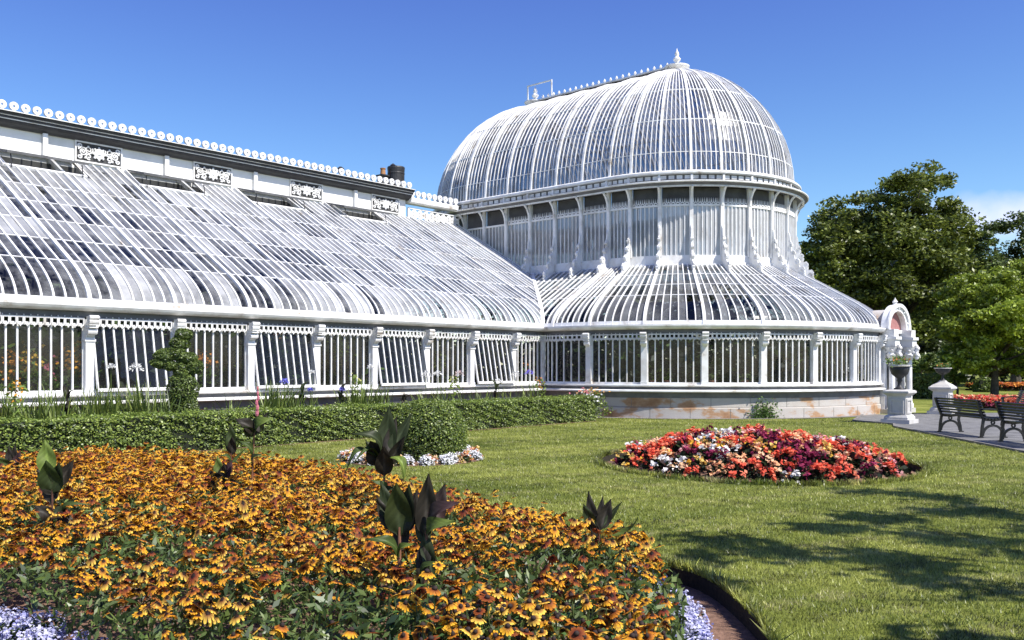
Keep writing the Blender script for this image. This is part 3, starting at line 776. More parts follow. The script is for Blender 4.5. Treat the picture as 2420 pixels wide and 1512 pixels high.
def lawn():
    bm = bmesh.new()
    def loop(pts, z=0):
        vs = [bm.verts.new((x, y, z)) for x, y in pts]
        return [bm.edges.new((vs[i], vs[(i + 1) % len(vs)])) for i in range(len(vs))], vs
    E = []
    outer = [(-500, -60), (500, -60), (500, 900), (-500, 900)]
    e, _ = loop(outer); E += e
    holes = []
    for h in (BED, OVAL):
        e, vs = loop(h); E += e; holes.append(vs)
    bmesh.ops.triangle_fill(bm, use_beauty=True, use_dissolve=False, edges=E)
    for f in list(bm.faces):
        c = f.calc_center_median()
        for h in (BED, OVAL):
            if inside(h, np.array([c.x]), np.array([c.y]))[0] and all(any(v == hv for hv in hvv) for v in f.verts for hvv in [holes[0 if h is BED else 1]]):
                bm.faces.remove(f); break
    for f in bm.faces:
        if f.normal.z < 0: f.normal_flip()
    for vs in holes:
        lo = [bm.verts.new((v.co.x, v.co.y, -.13)) for v in vs]; n = len(vs)
        for i in range(n):
            f = bm.faces.new((vs[i], vs[(i + 1) % n], lo[(i + 1) % n], lo[i])); f.material_index = 1
    me = bpy.data.meshes.new('lawn'); bm.to_mesh(me); bm.free()
    o = bpy.data.objects.new('lawn', me); COL.objects.link(o)
    m, nt, out = newmat('lawn')
    b = N(nt, 'ShaderNodeBsdfPrincipled', Roughness=.9); b.inputs['Specular IOR Level'].default_value = .15
    n1 = noise(nt, .45, 5, .65); n2 = noise(nt, 9, 6, .7); n3 = noise(nt, 60, 3, .6)
    r1 = ramp(nt, [(.32, (.085, .11, .016)), (.5, (.17, .195, .034)), (.68, (.29, .305, .075))]); L(nt, n1, 'Fac', r1, 'Fac')
    r2 = ramp(nt, [(.3, .62), (.7, 1.3)]); L(nt, n2, 'Fac', r2, 'Fac')
    mx = N(nt, 'ShaderNodeMixRGB', _blend_type='MULTIPLY', Fac=1.0); L(nt, r1, 'Color', mx, 1); L(nt, r2, 'Color', mx, 2)
    L(nt, mx, 0, b, 'Base Color')
    bp = N(nt, 'ShaderNodeBump', Strength=.7, Distance=.03); L(nt, n3, 'Fac', bp, 'Height'); L(nt, bp, 0, b, 'Normal'); L(nt, b, 0, out, 'Surface')
    me.materials.append(m); me.materials.append(EDGE)
    tag(o, kind='structure')
lawn()
def flat(name, pts, z, mat):
    bm = bmesh.new(); vs = [bm.verts.new((x, y, z)) for x, y in pts]; f = bm.faces.new(vs); bmesh.ops.triangulate(bm, faces=[f])
    for f in bm.faces:
        if f.normal.z < 0: f.normal_flip()
    me = bpy.data.meshes.new(name); bm.to_mesh(me); bm.free(); me.materials.append(mat)
    o = bpy.data.objects.new(name, me); COL.objects.link(o); tag(o, kind='structure'); return o
def mound(name, poly, z0, h, c, mat):
    """soil slightly domed to the middle"""
    V = []; Fq = []; n = len(poly); K = 5
    for k in range(K + 1):
        f = k / K
        for x, y in poly: V.append((c[0] + (x - c[0]) * (1 - f * .98), c[1] + (y - c[1]) * (1 - f * .98), z0 + h * (1 - (1 - f) ** 2)))
    for k in range(K):
        for i in range(n): Fq.append((k * n + i, k * n + (i + 1) % n, (k + 1) * n + (i + 1) % n, (k + 1) * n + i))
    o = sheet(name, V, Fq, mat, smooth=True); tag(o, kind='structure'); return o
mound('soil', BED, -.12, .14, (-2.6, 8.6), SOIL)
mound('soil', OVAL, -.11, .42, OC, SOIL)
flat('soil', BORD, .006, SOIL); flat('soil', RING, .006, SOIL)
flat('path', PATH, .008, ASPH)
GR = [tuple(sp(s, RS + .08)[:2]) for s in fine(skirt_s, 4) if A(5) < s < A(92)] + [tuple(sp(s, RS + .50)[:2]) for s in reversed(fine(skirt_s, 4)) if A(5) < s < A(92)]
flat('gravel', [tuple(bw(x, y)[:2]) for x, y in GR], .011, GRAV)
# pale edging kerb between path and lawn
m = MB(); pl = PATH[:6]
for (x0, y0), (x1, y1) in zip(pl, pl[1:]):
    a = math.atan2(y1 - y0, x1 - x0); d = math.hypot(x1 - x0, y1 - y0); m.box(((x0 + x1) / 2, (y0 + y1) / 2, .02), (d, .06, .05), a)
tag(m.build('kerb', GRAV), kind='structure')

def blades():
    """short mown grass, one thin bent blade per face"""
    out = []
    for x0, x1, y0, y1, dens, h in ((-7, 8, 3.8, 9, 3900, .024), (-9, 10.5, 9, 14, 2100, .027), (-9, 10.6, 14, 21, 1000, .031), (-6, 10.6, 21, 30, 420, .036)):
        n = int((x1 - x0) * (y1 - y0) * dens); x = rng.uniform(x0, x1, n); y = rng.uniform(y0, y1, n)
        k = (x > -.60 * y - .5) & (x < .72 * y + 1.6)
        k &= ~inside(BED, x, y) & ~inside(OVAL, x, y) & ~inside(BORD, x, y) & ~inside(PATH, x, y)
        k &= (x - RC[0]) ** 2 + (y - RC[1]) ** 2 > 1.62
        # building footprint
        u = (x - C0.x) * UX + (y - C0.y) * UY; v = -(x - C0.x) * UY + (y - C0.y) * UX
        k &= ~((v > .2) | ((u * u + v * v) < 8.35 ** 2))
        x, y = x[k], y[k]; out.append((x, y, h))
    # longer fringe round the beds
    for poly in (BED, OVAL):
        p = np.array(poly); q = np.roll(p, -1, 0); seg = rng.integers(0, len(p), 9000); f = rng.uniform(0, 1, (9000, 1))
        c = p.mean(0); e = p[seg] * (1 - f) + q[seg] * f; e = e + unit(e - c) * np.abs(rng.normal(size=(9000, 1))) * .03
        out.append((e[:, 0], e[:, 1], .07))
    V = []; C = []
    for x, y, h in out:
        n = len(x); hh = h * rng.uniform(.5, 1.5, n); a = rng.uniform(0, 2 * math.pi, n); wd = h * .13 * rng.uniform(.7, 1.4, n)
        lx = rng.normal(size=n) * .45 * hh; ly = rng.normal(size=n) * .45 * hh
        b = np.stack([np.stack([x - np.cos(a) * wd, y - np.sin(a) * wd, 0 * x], 1), np.stack([x + np.cos(a) * wd, y + np.sin(a) * wd, 0 * x], 1), np.stack([x + lx, y + ly, hh], 1)], 1)
        V.append(b.reshape(-1, 3))
        t = vnoise(x, y, .8, 3) * .6 + vnoise(x, y, 3.1, 1) * .4; t = np.clip((t - .3) * 2.2 + rng.normal(size=n) * .12, 0, 1)[:, None]; st_ = (vnoise(x, y, 5.3, 6) * vnoise(x, y, 1.9, 8))[:, None]
        c = (1 - t) * np.array([.078, .102, .014]) + t * np.array([.255, .268, .058]); c = c * (1 - np.clip((st_ - .36) * 4, 0, .6)) + np.array([.33, .30, .13]) * np.clip((st_ - .36) * 4, 0, .6); dk_ = np.clip((vnoise(x, y, 3.3, 12) * .6 + vnoise(x, y, 8.5, 5) * .4 - .52) * 6, 0, 1)[:, None]; c = c * (1 - .55 * dk_); c = c * rng.uniform(.4, 1.5, (n, 1))
        C.append(rep(c, 3))
    V = np.concatenate(V); C = np.concatenate(C)
    o = sheet('grass', V, np.arange(len(V)).reshape(-1, 3), LEAF, col=C); tag(o, 'short mown grass blades covering the lawn', 'grass', kind='stuff')
blades()
# ================================================================ hedge, topiary, border
HED = [(.082, .118, .022), (.115, .152, .028), (.052, .080, .017), (.16, .20, .04), (.045, .068, .016)]
def leafshell(name, pts, nrm, size, cols, parent, mat=LEAF, up=.3, jit=.25):
    n = len(pts); V, Fq = leafquads(pts, size * rng.uniform(.7, 1.4, n), size * .55 * rng.uniform(.7, 1.3, n), up, nrm=nrm)
    return sheet(name, V, Fq, mat, parent, rep(pick(cols, n, jit), 4))
def hedge():
    root = empty('hedge', bw(-16, HV0 + .5)); root.rotation_euler.z = BANG
    tag(root, 'long low clipped box hedge running in front of the glasshouse wing', 'hedge')
    L0, L1 = -14.5, 6.45; W = HV1 - HV0; H = .74
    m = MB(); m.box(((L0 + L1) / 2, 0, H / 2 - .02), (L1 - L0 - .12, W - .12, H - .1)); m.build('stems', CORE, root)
    def bumps(x, y): return .035 * np.sin(x * 2.3 + y) + .025 * np.sin(x * 5.1 + 1) + .02 * np.sin(x * 11.3 + y * 7)
    P_ = []; N_ = []
    n = 30000; x = rng.uniform(L0, L1, n); z = H * rng.uniform(0, 1, n) ** .9
    P_.append(np.stack([x, -W / 2 - bumps(x, z * 5) * .9 - rng.exponential(.015, n) + .03, z], 1)); N_.append(np.tile((0, -1, .25), (n, 1)))
    n = 26000; x = rng.uniform(L0, L1, n); y = rng.uniform(-W / 2, W / 2, n)
    P_.append(np.stack([x, y, H + bumps(x, y * 3) * .8 + rng.exponential(.014, n) - .04 - .12 * np.clip(np.abs(y) / (W / 2) - .8, 0, 1)], 1)); N_.append(np.tile((0, 0, 1), (n, 1)))
    n = 3000; y = rng.uniform(-W / 2, W / 2, n); z = rng.uniform(0, H, n); P_.append(np.stack([L1 + rng.exponential(.02, n) - .03, y, z], 1)); N_.append(np.tile((1, 0, .2), (n, 1)))
    n = 6000; x = rng.uniform(L0, L1, n); z = rng.uniform(.2, H, n); P_.append(np.stack([x, 0 * x + W / 2, z], 1)); N_.append(np.tile((0, 1, .2), (n, 1)))
    leafshell('foliage', np.concatenate([P_[0], P_[2], P_[3]]), np.concatenate([N_[0], N_[2], N_[3]]), .052, HED + [(.17, .21, .045), (.13, .17, .03)], root)
    leafshell('lit_top', P_[1], N_[1], .05, [(.11, .155, .022), (.14, .185, .03), (.09, .13, .022), (.07, .10, .02)], root)  # light from above put into a separate palette for the top leaves
hedge()
def blob(n, c, r, seed=0):
    """points and normals on a lumpy ellipsoid"""
    d = unit(rng.normal(size=(n, 3))); r = np.asarray(r, float)
    k = 1 + .05 * np.sin(d[:, 0] * 5 + seed) + .04 * np.sin(d[:, 2] * 7 + d[:, 1] * 5 + seed)
    return np.asarray(c) + d * r * (k + rng.exponential(.03, n) - .03)[:, None], unit(d / r)
def dome_bush():
    root = empty('clipped_bush', (TC[0], TC[1], 0)); tag(root, 'rounded clipped box bush ringed by white flowers on the lawn', 'topiary bush')
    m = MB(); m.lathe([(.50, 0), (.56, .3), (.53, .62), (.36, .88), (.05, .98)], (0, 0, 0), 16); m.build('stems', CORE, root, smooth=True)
    n = 15000; t = rng.uniform(0, 1, n); a = rng.uniform(0, 2 * math.pi, n)
    ph = np.arccos(np.clip(1 - t * 1.75, -1, 1)); r = .63 * np.sin(np.minimum(ph, 1.75)) ** .8 * (1 - .10 * np.clip(ph - 1.75, 0, 1)); z = .45 + .61 * np.cos(ph); z = np.maximum(z, .03)
    k = 1 + .03 * np.sin(a * 4) + rng.exponential(.025, n) - .03
    nr = np.stack([np.cos(a) * np.sin(ph), np.sin(a) * np.sin(ph), np.cos(ph)], 1)
    leafshell('foliage', np.stack([r * k * np.cos(a), r * k * np.sin(a), z], 1), nr, .045, HED, root)
dome_bush()
def bird_topiary():
    p = Pv(431, -1.15); root = empty('topiary_shrub', p); tag(root, 'tall clipped yew topiary curling into a spiral above the hedge', 'topiary shrub')
    root.rotation_euler.z = R(18)
    m = MB(); m.lathe([(.22, 0), (.25, .6), (.26, 1.0), (.20, 1.4), (.10, 1.7)], (0, 0, 0), 10)
    m.tube([(-.05, 0, 1.2), (.02, 0, 1.7), (-.1, 0, 2.0), (-.12, 0, 2.3)], .05, 6); m.build('stems', CORE, root)
    Q = [blob(5200, (.02, 0, .55), (.33, .33, .62)), blob(4200, (.02, 0, 1.15), (.31, .31, .42), 1), blob(1600, (-.02, 0, 1.55), (.16, .2, .22), 2),
         blob(1700, (.24, 0, 1.64), (.17, .19, .15), 3), blob(1700, (.08, .02, 1.82), (.22, .2, .13), 5), blob(1800, (-.14, 0, 1.92), (.22, .2, .14), 6),
         blob(1900, (-.36, -.02, 1.86), (.20, .2, .15), 7), blob(1600, (-.44, -.02, 1.72), (.19, .18, .11), 8), blob(1300, (-.24, -.05, 1.66), (.16, .15, .10), 8.4),
         blob(1700, (-.06, .02, 2.13), (.20, .18, .15), 9), blob(1500, (.02, .02, 2.32), (.17, .16, .13), 10)]
    leafshell('foliage', np.concatenate([q[0] for q in Q]), np.concatenate([q[1] for q in Q]), .05, [(.055, .085, .017), (.080, .11, .022), (.10, .135, .03), (.035, .055, .014)], root)
bird_topiary()

# ---- broad canna leaves
def cleaf(p0, p1, wd, face=(0, -1, .25), bend=-.06, fold=.22, ku=16, kv=8):
    """one broad leaf from p0 to p1; curved along its length, creased along the midrib"""
    p0, p1 = np.array(p0, float), np.array(p1, float); d = p1 - p0; Ln = np.linalg.norm(d); d /= Ln
    f = np.array(face, float); f -= d * f.dot(d); f /= max(np.linalg.norm(f), 1e-6); s = np.cross(d, f)
    V = []; Fq = []
    for i in range(ku + 1):
        t = i / ku; w = wd * .5 * (math.sin(math.pi * min(1, t ** .72 * .97 + .03)) ** .95) if 0 < t < 1 else .004
        if t < .12: w = max(w * .6, .006)
        c = p0 + d * Ln * t + f * bend * Ln * math.sin(math.pi * t)
        for j in range(-kv // 2, kv // 2 + 1):
            q = j / (kv / 2); V.append(c + s * w * q + f * (abs(q) ** 1.3 * w * fold) + f * .006 * math.sin(9 * t + 3 * q))
    n = kv + 1
    for i in range(ku):
        for j in range(kv): Fq.append((i * n + j, i * n + j + 1, (i + 1) * n + j + 1, (i + 1) * n + j))
    return np.array(V), np.array(Fq)
BRONZE = (.026, .036, .013); DKP = (.026, .022, .016); LITE = (.13, .18, .035); MIDG = (.05, .075, .018); PURP = (.060, .032, .034)
def leafcol(n, c, c2=None, kv=8):
    """leaf colour with a paler midrib, by column of the grid"""
    c = np.array(c); C = np.tile(c, (n, 1)); k = kv + 1; j = np.arange(n) % k
    C[j == kv // 2] = c * 1.7 + .01
    t = (np.arange(n) // k) / (n / k)
    if c2 is not None: C = C * (1 - t[:, None]) + np.array(c2) * t[:, None]
    i = np.arange(n) // k; C *= (1 + .22 * (((i + np.abs(j - kv // 2)) % 3) == 0) - .10 * (((i + np.abs(j - kv // 2)) % 3) == 1))[:, None]
    return C
def canna(label, foot, ztop, leaves, Y, stem_c=(.10, .045, .03), bud=None, sr=.011, group='dark leaved cannas in the flower bed', scale_k=1.0):
    """leaves: (px0,py0,px1,py1,width px,colour,dy,face,bend)"""
    base = P(foot[0], foot[1], Y); root = empty('canna_plant', (base.x, base.y, 0)); tag(root, label, 'canna plant', group)
    def rel(px, py, dy=0): v = P(px, py, Y); return (v.x - base.x, dy, v.z)
    top = rel(*ztop)
    m = MB(); m.tube([(0, 0, 0), (top[0] * .4, 0, top[2] * .45), (top[0], 0, top[2])], sr, 7, sr * .55)
    s = m.build('stem', surf('canna_stem_%d' % round(stem_c[0] * 1000), [(.3, tuple(x * .8 for x in stem_c)), (.7, tuple(x * 1.2 for x in stem_c))], 9, .5) if 'canna_stem_%d' % round(stem_c[0] * 1000) not in MATS else MATS['canna_stem_%d' % round(stem_c[0] * 1000)], root)
    for lf in leaves:
        px0, py0, px1, py1, wpx, c, dy = lf[:7]; face = lf[7] if len(lf) > 7 else (.15, -1, .2); bend = lf[8] if len(lf) > 8 else -.06
        a = rel(px0, py0); b = rel(px1, py1, dy)
        V, Fq = cleaf(a, b, wpx / F * Y * .98, face, bend)
        c1, c2 = (c if isinstance(c[0], tuple) else (c, None))
        sheet('leaf', V, Fq, GLOSSLEAF, root, leafcol(len(V), c1, c2), smooth=True)
    if bud:
        a = rel(*bud[0]); b = rel(*bud[1]); m = MB()
        for k in range(6):
            f = k / 5; m.ball((a[0] + (b[0] - a[0]) * f + .006 * math.sin(k * 2.4), .005 * math.cos(k * 2), a[2] + (b[2] - a[2]) * f), .018 - .008 * f, 6, 5, 2.2)
        m.build('flower_bud', surf('pink_bud', [(.3, (.42, .10, .14)), (.7, (.55, .20, .24))], 9, .5) if 'pink_bud' not in MATS else MATS['pink_bud'], root)
canna('large central canna, its rosette of dark leaves held high before the clipped bush', (906, 1250), (908, 1075), [
    (908, 1092, 918, 960, 50, BRONZE, .06), (914, 1085, 970, 978, 36, BRONZE, .10), (903, 1075, 836, 1022, 34, BRONZE, -.12, (.2, -.6, .8), .35), (900, 1098, 878, 1040, 55, DKP, -.08), (908, 1125, 912, 1052, 44, DKP, -.12), (904, 1105, 862, 1040, 30, BRONZE, .03), (916, 1100, 958, 1030, 28, DKP, -.05), (910, 1175, 880, 1130, 26, MIDG, -.1, (0, -.6, .8), .3), (910, 1180, 948, 1150, 24, BRONZE, -.08, (0, -.6, .8), .3), (912, 1080, 934, 985, 30, DKP, .08),
    (896, 1082, 822, 1112, 24, MIDG, -.10, (.1, -.4, .9), .5), (918, 1080, 958, 1135, 26, LITE, -.10, (.3, -.5, .8), .45), (912, 1095, 940, 1050, 26, DKP, .2), (899, 1090, 846, 1085, 20, MIDG, -.2, (0, -.3, .9), .4)], 7.5, sr=.012)
canna('canna with one broad cupped bronze leaf on a reddish stem, middle of the flower bed', (945, 1380), (944, 1245), [
    (944, 1268, 940, 1138, 66, (BRONZE, (.05, .06, .015)), -.06, (.1, -1, .1)), (952, 1262, 968, 1142, 46, (DKP, BRONZE), -.03, (-.2, -1, .1)), (934, 1262, 897, 1138, 44, BRONZE, .05), (926, 1255, 888, 1172, 30, DKP, .02), (958, 1262, 984, 1158, 34, DKP, .07), (944, 1270, 925, 1150, 40, BRONZE, .08), (946, 1320, 985, 1278, 24, (MIDG, LITE), -.08, (0, -.6, .8), .3), (943, 1315, 868, 1268, 32, MIDG, -.08, (0, -.6, .8), .3), (948, 1300, 945, 1200, 40, DKP, .08)], 5.25, stem_c=(.22, .10, .06), sr=.016)
canna('canna with purple flushed leaves fanning right, beside the cupped bronze one', (1000, 1400), (1008, 1255), [
    (1003, 1270, 1014, 1118, 52, DKP, -.02), (1020, 1248, 1050, 1146, 46, (PURP, DKP), .06), (1010, 1240, 1088, 1180, 46, (DKP, PURP), -.10, (-.1, -.7, .7), .2), (1010, 1262, 1080, 1222, 40, (BRONZE, LITE), -.14, (.1, -.8, .5), .3),
    (1006, 1280, 994, 1390, 36, DKP, -.02, (0, -1, 0), .02), (1003, 1262, 1025, 1370, 34, BRONZE, -.02, (0, -1, 0), .02), (1000, 1390, 1074, 1322, 22, MIDG, -.1, (.1, -.5, .8), .4), (1004, 1290, 992, 1180, 40, BRONZE, .05)], 5.2, sr=.018)
canna('small canna rosette near the right tip of the flower bed', (1417, 1300), (1416, 1252), [
    (1406, 1262, 1392, 1162, 30, DKP, .04), (1406, 1258, 1378, 1188, 30, BRONZE, -.04), (1415, 1255, 1428, 1176, 24, DKP, .08), (1418, 1252, 1445, 1180, 36, DKP, .02), (1422, 1246, 1472, 1188, 16, BRONZE, .05), (1420, 1256, 1502, 1216, 22, (MIDG, LITE), -.12, (0, -.5, .8), -.25), (1410, 1275, 1396, 1225, 22, DKP, -.08)], 6.4, sr=.010)
canna('canna with a tall pale green leaf above dark ones, left of the flower bed', (122, 1260), (124, 1140), [
    (112, 1120, 100, 1040, 46, LITE, .04), (122, 1165, 118, 1086, 54, (BRONZE, MIDG), -.06, (.1, -1, .15)), (124, 1165, 146, 1092, 46, BRONZE, -.04, (-.1, -1, .15)), (126, 1170, 90, 1108, 34, DKP, -.02), (132, 1150, 168, 1088, 34, DKP, .04), (122, 1190, 106, 1110, 38, DKP, .06), (126, 1225, 192, 1238, 40, DKP, -.08, (0, -.6, .8), .3), (150, 1236, 222, 1190, 18, MIDG, -.05, (.1, -.5, .8), .4), (120, 1230, 88, 1192, 34, DKP, -.05, (0, -.7, .7), .3), (124, 1215, 160, 1205, 30, BRONZE, .08)], 7.07, sr=.012)
canna('tallest slender canna, a pink bud on its thin red stem before the hedge', (591, 1190), (602, 1000), [
    (600, 1022, 560, 988, 32, DKP, -.06, (.1, -.7, .6), .2), (602, 1020, 648, 988, 34, (MIDG, LITE), -.06, (-.1, -.7, .6), .25), (600, 1028, 606, 982, 34, BRONZE, .05), (598, 1030, 585, 1005, 26, BRONZE, -.12), (597, 1075, 568, 1040, 18, MIDG, -.06, (0, -.6, .8), .3), (596, 1100, 626, 1070, 16, BRONZE, -.05, (0, -.6, .8), .3), (601, 1025, 628, 975, 20, DKP, .06)], 8.75, stem_c=(.20, .09, .045), bud=((607, 975), (610, 918)), sr=.010)
canna('thin canna with a single upright leaf, close behind the tall budded one', (548, 1130), (546, 1050), [(547, 1066, 543, 1003, 26, (MIDG, BRONZE), .02), (547, 1072, 530, 1030, 16, DKP, .03), (547, 1090, 522, 1075, 12, MIDG, -.05, (0, -.6, .8), .3), (548, 1075, 552, 1030, 22, DKP, -.05), (546, 1095, 575, 1062, 8, MIDG, .05)], 9.4, sr=.010)
canna('short canna with grey green leaves low in the bed under the budded one', (524, 1175), (522, 1120), [(520, 1135, 512, 1078, 26, (MIDG, LITE), .02), (522, 1140, 545, 1088, 26, PURP, .04), (520, 1142, 500, 1112, 30, DKP, -.06), (525, 1160, 575, 1140, 40, BRONZE, -.08, (0, -.8, .6), .25), (522, 1138, 532, 1095, 24, DKP, -.02)], 9.0, sr=.010)
canna('small dark canna at the far left corner of the flower bed', (26, 1140), (25, 1100), [(22, 1112, 18, 1054, 22, DKP, .02), (26, 1112, 32, 1050, 22, DKP, .03), (28, 1110, 46, 1066, 20, PURP, .02), (24, 1112, 2, 1078, 26, MIDG, -.04), (28, 1112, 52, 1092, 20, BRONZE, -.05)], 10.3, sr=.010)

# ---- plants in the border between hedge and wing
def border_canna(label, px, v, lv, h):
    p = Pv(px, v); root = empty('canna_plant', p); tag(root, label, 'canna plant', 'dark cannas in the border behind the hedge')
    m = MB(); m.tube([(0, 0, 0), (.01, 0, h * .5), (0, 0, h)], .016, 6, .008); m.build('stem', MATS.get('border_stem') or surf('border_stem', [(.3, (.03, .03, .02)), (.7, (.06, .05, .03))], 5), root)
    for k in range(lv):
        a = k * 2.4 + px; z0 = h * (.45 + .5 * k / lv); q = .26 + .1 * random.random()
        V, Fq = cleaf((0, 0, z0), (q * math.cos(a) * .7, q * math.sin(a) * .5, z0 + q * (.95 if k % 3 else .3)), .12, (-math.cos(a) * .6, -math.sin(a) * .6 - .3, .7), .25)
        sheet('leaf', V, Fq, GLOSSLEAF, root, leafcol(len(V), random.choice((BRONZE, DKP, DKP))), smooth=True)
border_canna('dark canna standing over the hedge at the left of the wing', 160, -1.2, 6, 1.15)
border_canna('dark canna behind the hedge between two straplike clumps', 714, -1.1, 5, 1.15)
border_canna('dark canna behind the hedge below a blue flower head', 808, -1.2, 5, 1.12)
border_canna('low dark canna behind the hedge, beside the large straplike clump', 955, -1.1, 4, .95)
border_canna('dark canna behind the hedge near the corner of wing and pavilion', 1172, -1.1, 6, 1.1)
def strap(px, v, n, h, i):
    p = Pv(px, v); V = []; Fq = []; C = []; o = 0
    for k in range(n):
        a = rng.uniform(0, 2 * math.pi); hh = h * rng.uniform(.6, 1.1); sp_ = rng.uniform(.08, .5) * hh; x0, y0 = rng.normal(size=2) * .10; c = pick([(.085, .12, .022), (.13, .165, .036), (.055, .085, .02)], 1)[0]
        for j in range(5):
            t = j / 4; w = .022 * (1 - t) ** .6 + .002; z = hh * (t - .25 * t * t * (sp_ / hh)); r = sp_ * t * t
            q = (x0 + math.cos(a) * r, y0 + math.sin(a) * r, z); V += [(q[0] - math.sin(a) * w, q[1] + math.cos(a) * w, q[2]), (q[0] + math.sin(a) * w, q[1] - math.cos(a) * w, q[2])]
        for j in range(4): Fq.append((o + 2 * j, o + 2 * j + 1, o + 2 * j + 3, o + 2 * j + 2))
        C.append(np.tile(c, (10, 1))); o += 10
    s = sheet('strap_leaf_plant', V, Fq, LEAF, None, np.concatenate(C)); s.location = p
    tag(s, 'clump of green strap leaves rising above the hedge in front of the wing', 'border plant', 'strap leaved clumps behind the hedge')
k = 0
for px, n, h in ((14, 60, 1.1), (45, 70, 1.15), (78, 50, 1.0), (105, 60, 1.1), (135, 40, 1.2), (190, 40, 1.05), (212, 60, 1.1), (240, 70, 1.15), (268, 70, 1.15), (296, 60, 1.1), (322, 70, 1.2), (350, 70, 1.2), (380, 40, 1.0), (398, 40, 1.05), (545, 26, .95), (640, 80, 1.2), (664, 70, 1.2), (694, 40, 1.05), (740, 30, .95), (826, 50, 1.1), (850, 80, 1.25), (872, 60, 1.1), (902, 40, 1.1), (988, 24, .95), (1012, 22, .95), (1050, 34, 1.1), (1090, 22, .95), (1122, 26, .9), (1150, 20, 1.0), (1200, 24, .95), (1230, 24, .95), (1262, 26, 1.1)):
    strap(px, rng.uniform(-1.6, -.8), n, h * 1.12, k); k += 1
def agapanthus(label, px, py, v, col, r=.10, group='agapanthus heads behind the hedge'):
    Y = Yv(px, v); p = P(px, py, Y); root = empty('agapanthus', (p.x, p.y, 0)); tag(root, label, 'agapanthus', group)
    m = MB(); m.tube([(.03, 0, 0), (.01, 0, p.z * .6), (0, 0, p.z - r * .4)], .008, 5); m.build('stem', MATS.get('green_stem') or surf('green_stem', [(.3, (.06, .09, .02)), (.7, (.10, .14, .03))], 5), root)
    n = 90; d = unit(rng.normal(size=(n, 3))); d[:, 2] = np.abs(d[:, 2]) * 1.1 - .25
    V, Fq = leafquads(d * r * rng.uniform(.55, 1.0, (n, 1)) + np.array([0, 0, p.z]), .055, .026, dirs=d)
    sheet('flower_head', V, Fq, PETAL, root, rep(pick([col, tuple(min(1, c * 1.1) for c in col)], n, .08), 4))
WH = (.78, .78, .76); BL = (.20, .20, .62); PK = (.74, .60, .58)
for lb, px, py, v, c, r in (('white agapanthus head against the dark glass left of the topiary', 322, 872, -.8, WH, .16), ('second pale agapanthus head, lower and left of the one by the topiary', 262, 868, -.7, WH, .10), ('blue agapanthus head over the sill right of the topiary', 672, 903, -.9, BL, .12), ('small blue agapanthus head low over the hedge', 733, 922, -1.2, BL, .07), ('blue agapanthus beside a dark canna in the border', 809, 921, -1.2, BL, .09), ('white agapanthus, left of a close pair in the border', 1006, 886, -.8, WH, .15), ('white agapanthus, right of a close pair in the border', 1034, 884, -.9, WH, .13), ('pinkish white lily head in the middle of the border', 1086, 884, -.9, PK, .15), ('thin white agapanthus head before the tilted sash', 876, 868, -.8, WH, .09), ('pale agapanthus head left of the corner ones', 1178, 902, -.9, WH, .12), ('broad white agapanthus by the corner of the wing', 1219, 886, -.8, WH, .16), ('purple blue agapanthus by the corner of the wing', 1251, 882, -.8, (.26, .22, .72), .15), ('single white head over the hedge near the budded canna', 737, 880, -.7, WH, .07)):
    agapanthus(lb, px, py, v, c, r)
def spire(label, px, v, h, col):
    p = Pv(px, v); root = empty('flowering_plant', p); tag(root, label, 'flowering plant'); n = 120
    q = np.stack([rng.normal(size=n) * .10, rng.normal(size=n) * .10, rng.uniform(.1, h, n)], 1); V, Fq = leafquads(q, .12, .06)
    sheet('foliage', V, Fq, LEAF, root, rep(pick([(.10, .15, .03), (.14, .19, .04)], n), 4))
    n = 36; q = np.stack([rng.normal(size=n) * .07, rng.normal(size=n) * .07, rng.uniform(h * .75, h + .05, n)], 1); V, Fq = leafquads(q, .07, .05); sheet('blossom', V, Fq, PETAL, root, rep(pick([col], n), 4))
spire('leafy plant topped with orange flowers at the wing corner', 1276, -.6, 1.25, (.70, .30, .08)); spire('pale yellow flowered spire in the border behind the hedge', 842, -.8, 1.42, (.55, .55, .20)); spire('leafy plant with yellow green tips in the middle of the border', 1072, -.7, 1.35, (.60, .58, .25)); spire('bright green plant with an orange flower at the far left of the border', 38, -1.5, 1.35, (.70, .34, .05))

# ---- planter at the end of the hedge
def planter():
    p = P(1392, 990, 28.6); root = empty('planter', (p.x, p.y, 0)); tag(root, 'green tapered planter with white and orange flowers at the end of the hedge', 'planter')
    m = MB(); m.lathe([(.20, 0), (.22, .04), (.19, .08), (.28, .52), (.33, .56), (.33, .60), (.29, .60), (.28, .56)], (0, 0, 0), 12); m.build('pot', GREENP, root)
    n = 700; d = unit(rng.normal(size=(n, 3))); q = d * np.array([.48, .42, .30]) * rng.uniform(.5, 1, (n, 1)) + np.array([.06, 0, .62]); q[:220, 0] += .22; q[:220, 2] -= .32
    V, Fq = leafquads(q, .09, .06); sheet('foliage', V, Fq, LEAF, root, rep(pick(HED, n), 4))
    n = 110; q = np.stack([rng.normal(size=n) * .18 - .06, rng.uniform(-.46, -.2, n), .66 + rng.normal(size=n) * .07], 1); V, Fq = leafquads(q, .08, .07, nrm=np.tile((0, -1, .4), (n, 1))); sheet('white_blossom', V, Fq, PETAL, root, rep(pick([WH], n, .05), 4))
    n = 110; q = np.stack([rng.normal(size=n) * .22, rng.uniform(-.4, .3, n), .86 + rng.normal(size=n) * .05], 1); V, Fq = leafquads(q, .08, .06, nrm=np.tile((0, -.5, .8), (n, 1))); sheet('orange_blossom', V, Fq, PETAL, root, rep(pick([(.70, .36, .06), (.70, .45, .25), (.6, .2, .25)], n, .1), 4))
planter()
